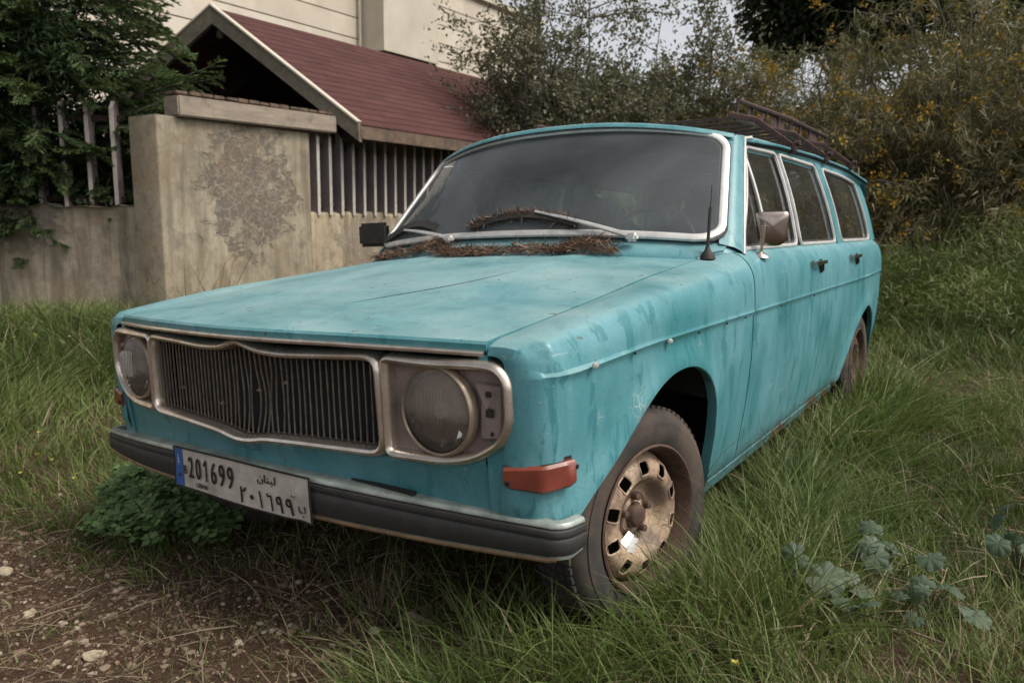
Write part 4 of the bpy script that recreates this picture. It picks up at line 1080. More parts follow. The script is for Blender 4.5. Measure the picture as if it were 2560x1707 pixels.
M['slat_edge'] = simple('pale_lit_edge', (.46, .42, .37), .85, 0, .25, 20, .2)  # front edges paler, for the light painted onto them
# ---- garden wall along the plot, pillar, fences
def prism(mb, pts, z0, z1, bev=0):
    n = len(pts); o = len(mb.v)
    mb.v += [(p[0], p[1], z0) for p in pts]+[(p[0], p[1], z1) for p in pts]
    mb.f += [(o+i, o+(i+1) % n, o+n+(i+1) % n, o+n+i) for i in range(n)]+[tuple(range(o+n, o+2*n)), tuple(range(o+n-1, o-1, -1))]
    return mb
def rough_wall(mb, a, b, th, z0, z1, step=.09, amp=.010):
    """a wall from a to b with an uneven top edge and slightly wavy faces"""
    a = np.array(a, float); b = np.array(b, float); L = np.linalg.norm(b-a); d = (b-a)/L; nn = np.array([-d[1], d[0]])
    k = int(L/step)+1; P = []
    for i in range(k+1):
        t = i/k; p = a+(b-a)*t; w = rng.normal(0, amp*.25); zt = z1+rng.normal(0, amp)
        row = []
        for off, z in ((0, z0), (0, z0+(z1-z0)*.33), (0, z0+(z1-z0)*.66), (0, zt-.03), (.012, zt-.008), (.04, zt), (th-.04, zt), (th, zt-.02), (th, z0)):
            q = p+nn*(off+(w if off < .005 else 0)); row.append((q[0], q[1], z))
        P.append(row)
    mb.grid(P)
    for E_ in (P[0], P[-1]): mb.add(E_, [tuple(range(len(E_)))])
    return mb
mb = MB(); rough_wall(mb, (-4.36, 3.96), (-4.36, 12.5), .22, 0, 1.435)
w = mb.build('garden_wall', 'plaster_wall', angle=60); tag(w, 'low stained plaster wall under the close-set slats, behind the car', 'wall')
mb = MB(); ld = np.array([-.819, -.573]); A = np.array([-4.80, 2.50]); B_ = A+ld*4.5
rough_wall(mb, tuple(A), tuple(B_), -.22, 0, 1.455)
prism(mb, [(-4.62, 2.40), (-4.98, 2.375), (-5.04, 2.62), (-4.62, 2.62)], 0, 1.447)
w = mb.build('garden_wall', 'plaster_left', angle=60); tag(w, 'low cracked plaster wall left of the tall pillar, under the dark conifer', 'wall')
mb = MB(); P = []
for y, z in ((2.39, 0), (2.39, .8), (2.39, 1.5), (2.39, 2.19)):
    P.append([(-4.71, y+.0, z), (-4.6, y, z), (-4.312, y-.002, z), (-4.301, y+.01, z), (-4.30, y+.5, z), (-4.302, 3.2, z), (-4.30, 3.93, z), (-4.32, 3.965, z), (-4.6, 3.97, z), (-4.71, 3.97, z)])
mb.grid(P, closed_v=True)
pil = mb.build('gate_pillar', 'plaster_pillar', angle=60); tag(pil, 'broad plaster pillar with a peeling cracked patch and a timber beam on top', 'pillar')
mb = MB(); R12 = np.array(Matrix.Rotation(math.radians(.8), 3, 'X'))
mb.box((-4.34, 3.40, 2.285), (.22, 1.70, .165), R12, bev=.012)
bm_ = mb.build('timber_beam', 'lintel', pil)
mb = MB()
for k in range(15): mb.box((-4.36+rng.normal(0, .006), 2.62+k*.115, 2.386+k*.0013), (.17, .105, .032+rng.normal(0, .004)), np.array(Matrix.Rotation(rng.normal(0, .03), 3, 'Z')), bev=.006)
mb.build('coping_tiles', 'fascia', pil)
def slat_fence(name, pts, zb, zt, facing, depth, lean, label):
    root = empty(name, (pts[0][0], pts[0][1], zb)); tag(root, label, 'fence')
    f = np.array(facing, float); f /= np.linalg.norm(f); t = np.array([-f[1], f[0]])
    for k, p in enumerate(pts):
        z1 = zt+rng.normal(0, .006); z0 = zb-.03
        h = MB(); q = lambda a, b, z: (p[0]-root.location[0]+f[0]*a+t[0]*b, p[1]-root.location[1]+f[1]*a+t[1]*b, z-root.location[2])
        w = .016
        # blade with a chamfered top front corner
        for b0 in (-w, w): pass
        V = [q(-depth, -w, z0), q(0, -w, z0), q(0, -w, z1-.06), q(-.05, -w, z1), q(-depth, -w, z1)]+[q(-depth, w, z0), q(0, w, z0), q(0, w, z1-.06), q(-.05, w, z1), q(-depth, w, z1)]
        h.add(V, [(0, 1, 2, 3, 4), (9, 8, 7, 6, 5), (0, 5, 6, 1), (3, 8, 9, 4), (4, 9, 5, 0)])
        s_ = h.build('slat', 'slat_paint', root, smooth=False)
        h = MB(); e = .0125
        h.add([q(0.0015, -w-.001, z0), q(0.0015, w+.001, z0), q(0.0015, w+.001, z1-.06), q(0.0015, -w-.001, z1-.06), q(-.0485, -w-.001, z1+.0015), q(-.0485, w+.001, z1+.0015)]+[q(-.006, -w-.001, z0), q(-.006, -w-.001, z1-.063), q(-.006, w+.001, z0), q(-.006, w+.001, z1-.063)], [(0, 1, 2, 3), (3, 2, 5, 4), (0, 3, 7, 6), (1, 8, 9, 2)])
        h.build('slat_edge', 'slat_edge', s_, smooth=False)
    for zz in (zb+.06, zt-.14):
        h = MB(); P0 = np.array(pts[0])-np.array(root.location)[:2]; P1 = np.array(pts[-1])-np.array(root.location)[:2]
        c = (P0+P1)/2-f*(depth*.7); L = np.linalg.norm(P1-P0); ang = math.atan2(P1[1]-P0[1], P1[0]-P0[0])
        h.box((c[0], c[1], zz-root.location[2]), (L+.1, .03, .05), np.array(Matrix.Rotation(ang, 3, 'Z'))); h.build('rail', 'dark_wood', root)
    return root
slat_fence('slat_fence', [(-4.34, 4.09+.158*k) for k in range(30)], 1.435, 2.235, (1, 0), .17, 0, 'tall fence of close-set purple-grey upright slats on the wall behind the car')
slat_fence('slat_fence', [tuple(np.array([-5.06, 2.43])+ld*.222*k) for k in range(17)], 1.455, 2.35, (.573, -.819), .10, 0, 'fence of widely spaced grey slats on the left wall, half hidden by conifer fronds')
# flat dark backing behind the fence
mb = MB(); mb.grid([[(-4.75, y, z) for z in (0, 2.15)] for y in (4.0, 12.0)]); o = mb.build('dark_backing', 'dark_wood'); tag(o, 'flat dark sheet standing behind the close-set slats', 'screen')
# ---- porch with the red roof
porch = empty('porch', (-5.56, 4.1, 0)); tag(porch, 'small open timber porch with a steep red shingle roof', 'porch')
PO = np.array([-5.56, 4.1, 0])
def pv(p): return tuple(np.array(p, float)-PO)
pk = np.array([-5.56, 3.92, 3.62]); er = np.array([-3.93, 4.34, 2.27]); el = np.array([-7.16, 3.372, 2.65]); L = 6.2
def slab(name, a, b, mat, flipuv=False):
    """roof slab between ridge a and eave b running along +y for L"""
    me = bpy.data.meshes.new(name); th = .05; d = np.array([0, L, 0]); n_ = np.cross(b-a, d); n_ /= np.linalg.norm(n_)
    if n_[2] < 0: n_ = -n_
    V = [a, b, b+d, a+d, a-n_*th, b-n_*th, b+d-n_*th, a+d-n_*th]
    me.from_pydata([pv(p) for p in V], [], [(0, 1, 2, 3), (7, 6, 5, 4), (0, 4, 5, 1), (1, 5, 6, 2), (2, 6, 7, 3), (3, 7, 4, 0)])
    uvl = me.uv_layers.new(name='UVMap'); sl = np.linalg.norm((b-a)[[0, 2]])
    for lp in me.loops:
        i = lp.vertex_index; uvl.data[lp.index].uv = (V[i][1], 0 if i in (0, 3, 4, 7) else sl)
    me.materials.append(M[mat]); o = bpy.data.objects.new(name, me); COL.objects.link(o); o.parent = porch; return o
slab('roof', pk+[0, .02, 0], er+[0, .02, 0], 'shingle'); slab('roof', pk+[0, .02, 0], el+[0, .02, 0], 'shingle')
def board(name, a, b, w, th, mat, ext=0):
    a = np.array(a, float); b = np.array(b, float); h = MB()
    nrm = np.cross(b-a, [0, 0, 1.]); nrm /= np.linalg.norm(nrm)
    dn = np.array([0, 0, -1.])*w
    f = -nrm if nrm[1] > 0 else nrm
    V = [a, b, b+dn, a+dn]; V2 = [p-f*th for p in V]
    h.add([pv(p) for p in V]+[pv(p) for p in V2], [(0, 1, 2, 3), (7, 6, 5, 4), (0, 4, 5, 1), (1, 5, 6, 2), (2, 6, 7, 3), (3, 7, 4, 0)])
    return h.build(name, mat, porch, smooth=False)
up = np.array([0, -.03, .03])
b1 = board('barge_board', pk+up, er+up, .195, .05, 'barge'); b2 = board('barge_board', pk+up, el+up, .195, .05, 'barge')
# thin pale lead strip on top of the barge boards
for e in (er, el):
    h = MB(); a_, b_ = pk+up+[0, -.008, .002], e+up+[0, -.008, .002]; a2, b2_ = a_+[0, .06, .0], b_+[0, .06, .0]
    h.add([pv(p) for p in (a_, b_, b2_, a2, a_-np.array([0, 0, .02]), b_-np.array([0, 0, .02]))], [(0, 1, 2, 3), (0, 4, 5, 1)]); h.build('flashing', 'render_cream', porch)
h = MB(); h.box(pv((-3.95, 4.34+L/2, 2.20)), (.035, L, .13), bev=.004); h.build('fascia', 'fascia', porch)
h = MB(); h.box(pv((-5.6, 6.6, 1.05)), (2.6, .1, 2.1)); h.add([pv((-6.9, 6.6, 2.1)), pv((-4.3, 6.6, 2.1)), pv((-5.57, 6.6, 3.35))], [(0, 1, 2)]); h.build('back_wall', 'dark_wood', porch)
h = MB(); h.box(pv((-7.3, 6.0, 1.1)), (.1, 5.0, 2.2)); h.box(pv((-4.9, 5.2, 1.2)), (.1, 2.6, 2.2)); h.build('side_wall', 'dark_wood', porch)
h = MB(); h.box(pv((-5.5, 4.15, 2.20)), (3.2, .10, .12), np.array(Matrix.Rotation(.25, 3, 'Z'))); h.build('tie_beam', 'dark_wood', porch)
for yy in (4.9, 5.7):
    for e in (er, el):
        a_ = pk+[0, yy-3.9, -.10]; b_ = lerp(pk, e, .9)+[0, yy-3.9, -.10]; h = MB(); h.sweep([pv(a_), pv(b_)], rrect(.06, .12, .005, 2)); h.build('rafter', 'dark_wood', porch)
h = MB(); h.box(pv((-5.56, 3.985, 3.37)), (.10, .04, .10), bev=.01); h.build('ridge_block', 'barge', porch)
# ---- the stone house behind
house = empty('stone_house', (-11, 8, 0)); tag(house, 'tall cream limestone house with horizontal joints and a projecting bay', 'house')
HO = np.array([-11, 8, 0])
h = MB(); h.box(tuple(np.array((-13.0, 6.2, 3.40))-HO), (7.0, 20.6, 6.80)); h.build('wall', 'stone', house, smooth=False)
h = MB(); h.box(tuple(np.array((-9.18, 10.75, 7.2))-HO), (.66, 1.62, 4.55)); h.build('bay', 'render_cream', house, smooth=False)
h = MB(); h.box(tuple(np.array((-9.18, 10.75, 4.905))-HO), (.58, 1.54, .03)); h.build('bay_soffit', 'dark_wood', house, smooth=False)
h = MB(); h.box(tuple(np.array((-13.0, 6.2, 6.86))-HO), (7.2, 20.8, .12), bev=.01); h.build('coping', 'render_cream', house, smooth=False)
h = MB(); h.tube([tuple(np.array(p)-HO) for p in ((-9.42, 9.86, 9.4), (-9.42, 9.86, 3.2))], .025, 8); h.build('drain_pipe', 'render_cream', house)

# everything built plumb stands a few degrees off the axis of the car, which is parked on a cross slope
TILT = .07
for o in bpy.data.objects:
    if o.parent is None and o.name.split('.')[0] in ('garden_wall', 'gate_pillar', 'slat_fence', 'dark_backing', 'stone_house'):
        p = Vector((-4.3, 0, 1.35)) if o.name.split('.')[0] != 'stone_house' else Vector((-9.5, 0, 5.4))
        R_ = Matrix.Rotation(TILT, 4, 'Y'); o.matrix_world = Matrix.Translation(p) @ R_ @ Matrix.Translation(-p) @ Matrix.Translation(o.location)
# ================================================================== VEGETATION
def leaf_mat(name, stops, trans=.35, rough=.5, gloss=.25):
    m, nt, out = new_mat(name); n = N(nt)
    at = n.node('ShaderNodeAttribute'); at.attribute_name = 'rnd'
    c = n.ramp(at.outputs['Fac'], stops)
    p = n.bsdf(c, rough, spec=gloss)
    t = n.node('ShaderNodeBsdfTranslucent'); n.link(n.mix(.5, c, (.12, .16, .03)), t.inputs[0])
    n.link(n.mixs(trans, p, t.outputs[0]), out.inputs[0]); return m
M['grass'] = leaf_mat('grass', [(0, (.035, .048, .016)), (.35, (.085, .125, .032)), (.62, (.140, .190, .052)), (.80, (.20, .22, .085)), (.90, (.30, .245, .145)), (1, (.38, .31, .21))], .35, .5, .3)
M['straw'] = leaf_mat('dry_straw', [(0, (.075, .052, .034)), (.5, (.17, .125, .083)), (1, (.30, .235, .165))], .15, .7, .2)
M['needles'] = leaf_mat('brown_needles', [(0, (.055, .030, .022)), (.5, (.15, .085, .062)), (1, (.27, .17, .125))], .1, .7, .2)
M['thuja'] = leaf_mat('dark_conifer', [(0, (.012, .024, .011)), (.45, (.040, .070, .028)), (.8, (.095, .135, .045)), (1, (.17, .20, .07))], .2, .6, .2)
M['olive'] = leaf_mat('grey_green_leaves', [(0, (.060, .058, .036)), (.5, (.130, .122, .080)), (.85, (.20, .185, .13)), (1, (.30, .24, .16))], .3, .5, .3)
M['acacia'] = leaf_mat('long_narrow_leaves', [(0, (.045, .045, .022)), (.5, (.145, .130, .064)), (.85, (.25, .215, .12)), (1, (.38, .29, .18))], .3, .5, .3)
M['blossom'] = leaf_mat('yellow_blossom', [(0, (.30, .16, .02)), (1, (.48, .30, .05))], .3, .8, .1)
M['darktree'] = leaf_mat('very_dark_foliage', [(0, (.010, .018, .008)), (1, (.030, .044, .018))], .15, .6, .2)
M['clover'] = leaf_mat('clover_leaves', [(0, (.060, .110, .042)), (.6, (.12, .20, .070)), (1, (.20, .29, .11))], .3, .5, .3)
M['mallow'] = leaf_mat('mallow_leaves', [(0, (.045, .072, .045)), (.6, (.085, .118, .078)), (1, (.15, .18, .125))], .25, .6, .25)
M['bark'] = simple('grey_brown_bark', (.085, .068, .055), .9, 0, .5, 20, .5)
M['pebble'] = leaf_mat('pebbles', [(0, (.07, .045, .032)), (.5, (.15, .10, .07)), (.85, (.25, .185, .135)), (1, (.38, .32, .25))], 0.0, .85, .2)
M['stone_pale'] = simple('pale_limestone', (.38, .31, .22), .9, 0, .3, 25, .4)
M['paper'] = simple('brown_scrap', (.20, .15, .11), .9, 0, .3, 12, .2)
def unit(v): return v/(np.linalg.norm(v, axis=-1, keepdims=True)+1e-9)
def rand_dir(n): return unit(rng.normal(size=(n, 3)))
def ribbons(base, d, L, W, bend, seg=3, tw=None):
    """tapering blades; returns verts, quads, tris"""
    n = len(base); L = np.asarray(L)[:, None]; W = np.asarray(W)[:, None]
    side = np.cross(d, np.array([0, 0, 1.0])); ln = np.linalg.norm(side, axis=1, keepdims=True)
    rs = rand_dir(n); side = np.where(ln < .15, rs, side/np.maximum(ln, 1e-6))
    if tw is None: tw = rng.uniform(-1.2, 1.2, n)
    side = unit(side*np.cos(tw)[:, None]+np.cross(d, side)*np.sin(tw)[:, None])
    lv = []
    for k in range(seg):
        t = k/seg; c = base+d*L*t+bend*L*t*t; w = W*(1-t**1.6)*(.75+.5*math.sin(math.pi*min(1, t+.15)))*.5
        lv += [c-side*w, c+side*w]
    lv.append(base+d*L+bend*L); V = np.stack(lv, 1); m = 2*seg+1
    o = (np.arange(n)*m)[:, None]
    Q = np.concatenate([o+np.array([[2*k, 2*k+1, 2*k+3, 2*k+2]]) for k in range(seg-1)], 0) if seg > 1 else np.zeros((0, 4), int)
    T = o+np.array([[2*seg-2, 2*seg-1, 2*seg]])
    return V.reshape(-1, 3), Q, T, m
def ribbon_obj(name, mat, base, d, L, W, bend, rnd, seg=3, parent=None, tw=None):
    V, Q, T, m = ribbons(base, d, L, W, bend, seg, tw)
    return fast_obj(name, V, Q, T, mat, parent, rnd=np.repeat(rnd, m))
def leaves(name, mat, P, D, L, W, rnd, parent=None, fold=.0):
    """rhombic leaves: base P, direction D"""
    n = len(P); L = np.asarray(L)[:, None]; W = np.asarray(W)[:, None]
    s = unit(np.cross(D, rand_dir(n))); mid = P+D*L*.45
    V = np.stack([P, mid+s*W*.5, P+D*L, mid-s*W*.5], 1)
    o = (np.arange(n)*4)[:, None]
    return fast_obj(name, V.reshape(-1, 3), o+np.array([[0, 1, 2, 3]]), None, mat, parent, rnd=np.repeat(rnd, 4), smooth=False)
# ---- grass
def in_view_fan(n, r0, r1, a0, a1, p):
    r = (rng.uniform(r0**p, r1**p, n))**(1/p); a = rng.uniform(a0, a1, n)
    yaw = YAW; d = np.stack([np.sin(yaw+a), np.cos(yaw+a)], 1)
    return CP[0]+d[:, 0]*r, CP[1]+d[:, 1]*r, r
def vnoise(x, y, s, seed=0):
    r = np.random.default_rng(100+seed); G_ = r.random((64, 64))
    u = x/s+17.3; v = y/s+9.1; iu = np.floor(u).astype(int); iv = np.floor(v).astype(int); fu = sstep(u-iu); fv = sstep(v-iv)
    g_ = lambda a, b: G_[a % 64, b % 64]
    return (g_(iu, iv)*(1-fu)+g_(iu+1, iv)*fu)*(1-fv)+(g_(iu, iv+1)*(1-fu)+g_(iu+1, iv+1)*fu)*fv
def dirt_mask(x, y):
    """1 on the bare stony patch in front of the car and left of it"""
    e = y-(.02+.10*np.sin(x*2.2)+.28*(vnoise(x, y, .3, 1)-.5))
    a = sstep((.42-.25*np.abs(x+.3)-e)/.3)*sstep((.60-x+.2*(vnoise(x, y, .25, 2)-.5))/.25)
    e2 = sstep((x+1.55+.5*(vnoise(x, y, .4, 4)-.5))/.5)
    return a*e2
def grass(n):
    x, y, r = in_view_fan(n, .75, 15.0, -math.radians(48), math.radians(46), .95)
    dm = dirt_mask(x, y); inside = (np.abs(x) < np.where(y > 1.1, .70, .80)) & (y > .12) & (y < 4.45)
    wheel = (np.abs(x-.75) < .13) & (np.abs(y-.71) < .30)
    wallside = (x < -4.3) & (y > 2.3); wl = ((x+4.8)*.573-(y-2.5)*.819 < 0) & (x < -4.5)
    keep = ~wallside & ~wl & ~wheel
    keep &= rng.random(n) > dm*.86
    keep &= ~(inside & (rng.random(n) < np.where(y > 1.0, .93, .80)))
    pt = vnoise(x, y, .45, 5)
    keep &= rng.random(n) < .45+.75*pt
    x, y, r, pt, dm, inside = [v[keep] for v in (x, y, r, pt, dm, inside)]
    n = len(x)
    # clumping
    cx = x+(vnoise(x, y, .09, 6)-.5)*.07; cy = y+(vnoise(x, y, .09, 7)-.5)*.07; x, y = cx, cy
    H = .070+.075*vnoise(x, y, .7, 8)
    near = np.exp(-(((x-1.00)/.24)**2+((y-.80)/.62)**2)); H += .15*near
    H += .22*np.exp(-((x-.88)/.17)**2)*((y > 1.1) & (y < 4.2))
    H += .09*np.exp(-(((x-.65)/.35)**2+((y-.0)/.35)**2))
    H += .15*sstep((-x-1.6)/1.6)+.10*sstep((-x-3.6)/.8)
    H += .20*sstep((y-4.3)/3)*sstep((x+1.5)/2)*(.5+vnoise(x, y, .6, 33))
    H *= (1-.55*dm)*np.where(inside, .9, 1)
    L = H*rng.lognormal(0, .30, n)
    L = np.minimum(L, .42)
    broad = (rng.random(n) < .10)*1.0; flat = (vnoise(x, y, .33, 61) > .72)*1.0; L = L*(1-.30*broad)*(1-.25*flat)
    W = (.0018+.0016*rng.random(n)+.0030*broad)*(1+.24*np.maximum(0, r-1.5)); W = np.minimum(W*(.7+L*2.2), .014)
    d = rand_dir(n)*np.array([1, 1, .0])*.50+np.array([0, 0, 1.0]); d = unit(d)
    flow = np.stack([vnoise(x, y, .5, 9)-.5, vnoise(x, y, .5, 10)-.5, np.zeros(n)], 1)
    bend = rand_dir(n)*np.array([1, 1, 0])*rng.uniform(.1, .75, n)[:, None]+flow*.9
    bend[:, 2] = -rng.uniform(.12, .62, n)*(1+.5*flat)
    rnd = np.clip(.42+.55*(vnoise(x, y, .8, 11)-.5)+rng.normal(0, .17, n)+.12*dm+.2*(pt < .3), 0, 1)
    dry = rng.random(n) < .06; rnd[dry] = rng.uniform(.85, 1, dry.sum())
    rnd = np.where((x < -1) & ~dry, np.clip(rnd, 0, .74), rnd)
    rnd = np.where((y > 4) & ~dry, rnd*.8, rnd)
    base = np.stack([x, y, ground_h(x, y)-.005], 1)
    o = ribbon_obj('grass', 'grass', base, d, L, W, bend, rnd, 3)
    tag(o, 'green grass with dry blades all round the parked car', 'grass', kind='stuff')
grass(430000)
# low ground litter: dry stems lying flat
def litter(name, n, region, mat, L0, L1, W0, label, rough_h=.03, zlo=0.0):
    x, y = region(n); n = len(x); a = rng.uniform(0, 2*math.pi, n)
    d = unit(np.stack([np.cos(a), np.sin(a), rng.normal(.05, .22, n)], 1)); L = rng.uniform(L0, L1, n)
    base = np.stack([x, y, ground_h(x, y)+zlo+rng.random(n)*rough_h], 1)
    bend = np.stack([rng.normal(0, .18, n), rng.normal(0, .18, n), -rng.uniform(0, .2, n)], 1)
    o = ribbon_obj(name, mat, base, d, L, np.full(n, W0)*rng.uniform(.6, 1.3, n), bend, rng.random(n), 3)
    tag(o, label, 'litter', kind='stuff'); return o
def reg_front(n):
    x = rng.uniform(-1.6, .95, n); y = rng.uniform(-.55, .75, n); k = rng.random(n) < .35+.65*vnoise(x, y, .2, 12); return x[k], y[k]
litter('dry_straw', 3400, reg_front, 'straw', .05, .22, .0028, 'dry straw and stems matted under and before the front bumper')
def reg_right(n):
    x, y, r = in_view_fan(n, 1.0, 5.5, -.1, math.radians(46), 1.0); k = (vnoise(x, y, .35, 13) > .55) & ((x > .9) | (y < 0)); return x[k], y[k]
litter('dry_thatch', 6000, reg_right, 'straw', .06, .20, .0034, 'pale dead thatch scattered through the grass right of the car', .06, .02)
# upright dry tufts in front of the bumper
def tuft(name, c, n, H, spread, lean, mat, label, W=.003, cat='grass tuft', group=None, bendk=.35, rlo=0, rhi=1, seg=4, zoff=0):
    c = np.array([c[0], c[1], float(ground_h(c[0], c[1]))-.01+zoff])
    base = rng.normal(0, 1, (n, 3))*np.array([spread, spread, 0])
    d = unit(base*rng.uniform(1, 4, (n, 1))*1.2/max(spread, .01)*.10+np.array([lean[0], lean[1], 1.0])+rng.normal(0, .16, (n, 3)))
    L = H*rng.uniform(.45, 1.1, n); b = unit(d*np.array([1, 1, 0])+rng.normal(0, .2, (n, 3)))*rng.uniform(.05, bendk, n)[:, None]; b[:, 2] = -rng.uniform(.02, bendk*.8, n)
    o = ribbon_obj(name, mat, base, d, L, np.full(n, W)*rng.uniform(.7, 1.3, n), b, rng.uniform(rlo, rhi, n), seg)
    o.location = tuple(c); tag(o, label, cat, group); return o
tuft('dry_tuft', (.13, .30), 60, .26, .05, (-.25, .1), 'straw', 'fan of dry pale stems standing before the middle of the bumper', .0026)
tuft('dry_tuft', (-.15, .22), 30, .20, .05, (-.5, .1), 'straw', 'flattened dry stems below the licence plate, leaning left', .0024)
tuft('grass_tuft', (.62, .04), 22, .30, .03, (.1, .0), 'grass', 'broad arching green blades in the bottom foreground before the bumper end', .0065, rlo=.3, rhi=.7, bendk=.9)
tuft('grass_tuft', (.50, .34), 26, .32, .05, (.1, .0), 'grass', 'long green blades bowing over under the bumper between tuft and wheel', .0045, rlo=.3, rhi=.75, bendk=.9)
tuft('grass_tuft', (.95, 1.18), 190, .44, .07, (.25, -.10), 'grass', 'tallest green tuft growing up behind the front wheel', .0045, rlo=.35, rhi=.8, bendk=.7)
tuft('grass_tuft', (1.05, 1.45), 150, .42, .10, (.30, -.12), 'grass', 'leaning grass tuft against the front door sill', .0042, rlo=.35, rhi=.85, bendk=.8)
tuft('grass_tuft', (.98, .62), 260, .27, .10, (.03, -.05), 'grass', 'bright green tuft in front of the lower wheel rim', .0042, rlo=.35, rhi=.7, bendk=.6)
tuft('grass_tuft', (.98, .76), 480, .36, .11, (.05, -.05), 'grass', 'dense upright green tuft covering the lower right of the front wheel', .0046, rlo=.3, rhi=.75, bendk=.6)
tuft('grass_tuft', (.97, 2.85), 220, .50, .14, (.2, 0), 'grass', 'grass tuft ahead of the rear wheel', .006, rlo=.25, rhi=.75, bendk=.7)
tuft('grass_tuft', (.96, 3.30), 260, .56, .15, (.15, 0), 'grass', 'tall grass tuft hiding the foot of the rear wheel', .006, rlo=.25, rhi=.75, bendk=.7)
tuft('grass_tuft', (1.02, 2.2), 130, .36, .13, (.3, 0), 'grass', 'grass tuft beside the rear door sill', .005, rlo=.3, rhi=.8, bendk=.7)
tuft('grass_tuft', (-3.15, 1.95), 55, 1.02, .10, (.06, .10), 'grass', 'tall thin wild grass seen over the bonnet before the pillar', .0075, rlo=.3, rhi=.85, bendk=.45)
tuft('grass_tuft', (-3.45, 1.55), 30, .80, .08, (.10, .05), 'grass', 'thin grass clump at the foot of the pillar corner', .0075, rlo=.3, rhi=.8, bendk=.45)
tuft('grass_tuft', (-3.4, 2.5), 40, .85, .12, (.1, .1), 'grass', 'thin grass clump behind the bonnet further along the pillar', .0075, rlo=.3, rhi=.8, bendk=.45)
for (c, t_) in (((-4.75, 1.62), 'tall grass clump against the left wall, nearest the frame edge'), ((-4.15, 1.55), 'arching grass clump before the left wall and pillar corner')):
    tuft('grass_tuft', c, 120, .52, .14, (0, 0), 'grass', t_, .008, rlo=.15, rhi=.6, bendk=.7)
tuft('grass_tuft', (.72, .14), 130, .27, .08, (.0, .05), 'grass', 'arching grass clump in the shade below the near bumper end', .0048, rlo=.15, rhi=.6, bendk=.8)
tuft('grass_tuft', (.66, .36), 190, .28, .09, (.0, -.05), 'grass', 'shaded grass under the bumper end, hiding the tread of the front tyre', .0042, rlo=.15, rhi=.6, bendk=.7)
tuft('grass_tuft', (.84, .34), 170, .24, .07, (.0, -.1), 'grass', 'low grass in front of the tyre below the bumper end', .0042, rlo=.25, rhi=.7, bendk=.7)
tuft('dead_stem', (.80, 1.0), 7, .45, .02, (-.05, -.1), 'straw', 'pale dead stem hanging inside the front wheel arch', .005, 'stem', bendk=1.0, zoff=.25)
# ---- pine needles on the cowl
def needles():
    n = 5200; u = rng.uniform(-1, 1, n); dens = .35+.65*vnoise(u*3, u*0+2, .35, 14); k = rng.random(n) < dens; u = u[k]; n = len(u)
    w = np.where(u > .62, .3, 1.0); x0 = .70*u*.985-.02
    y0 = np.array([hood_rear(a) for a in x0])+.02+rng.normal(0, .022, n)+.02*np.sin(u*7)
    pile = np.exp(-((u+.42)/.12)**2)+.7*np.exp(-((u-.58)/.12)**2)
    y0 = y0+rng.random(n)*pile*.07
    z0 = np.array([hood_z(min(.7, abs(a)), min(b, 1.10+.135*(a/.712)**2)) for a, b in zip(x0, y0)])+.006+rng.random(n)*(.016+.035*pile)+.30*np.maximum(0, y0-np.array([hood_rear(a) for a in x0]))
    z0 = z0+LEAN*(.75-x0)
    keep = (u < .70); a = rng.uniform(0, 2*math.pi, n)
    d = unit(np.stack([np.cos(a), np.sin(a)*.6, rng.normal(0.05, .3, n)], 1))
    k = keep; P = np.stack([x0, y0, z0], 1)[k]; nn = k.sum()
    # a second drift caught behind the wiper blade
    m = 420; t = rng.random(m); Pw = np.array([ws_pt(lerp(-.22, .38, a_), lerp(.075, .065, a_)+.080*math.sin(math.pi*a_)+.014+.010*rng.normal(), .016) for a_ in t]); Pw[:, 2] += LEAN*(.75-Pw[:, 0])
    dw = unit(np.stack([rng.normal(0, 1, m), rng.normal(0, .25, m), rng.normal(-.1, .45, m)], 1))
    P = np.concatenate([P, Pw]); D = np.concatenate([d[k], dw]); n2 = len(P)
    o = ribbon_obj('pine_needles', 'needles', P-D*.03, D, rng.uniform(.035, .095, n2), np.full(n2, .0024)*rng.lognormal(0, .35, n2), rng.normal(0, .15, (n2, 3)), rng.random(n2), 2)
    tag(o, 'brown dead pine needles heaped along the base of the windscreen', 'needles', kind='stuff')
needles()
# ---- pebbles, stones, scrap
def pebble_field(n):
    x = rng.uniform(-1.9, .8, n); y = rng.uniform(-.75, .42, n); k = rng.random(n) < (.15+.85*dirt_mask(x, y))*(.3+.7*vnoise(x, y, .15, 15)); x, y = x[k], y[k]; n = len(x)
    ico = bmesh.new(); bmesh.ops.create_icosphere(ico, subdivisions=1, radius=1); V0 = np.array([v.co[:] for v in ico.verts]); F0 = np.array([[v.index for v in f.verts] for f in ico.faces]); ico.free()
    s = rng.lognormal(math.log(.0040), .6, n); s = np.minimum(s, .012)
    A = rng.uniform(.6, 1.3, (n, 1, 3)); V = V0[None]*A*(1+rng.normal(0, .14, (n, len(V0), 1)))*s[:, None, None]
    V[..., 2] *= .7; V += np.stack([x, y, ground_h(x, y)+s*.2], 1)[:, None, :]
    T = (np.arange(n)*len(V0))[:, None, None]+F0[None]
    o = fast_obj('gravel', V.reshape(-1, 3), None, T.reshape(-1, 3), 'pebble', None, rnd=np.repeat(rng.random(n), len(V0)), smooth=False)
    tag(o, 'small brown and pale pebbles scattered on the bare soil', 'gravel', kind='stuff')
pebble_field(16000)
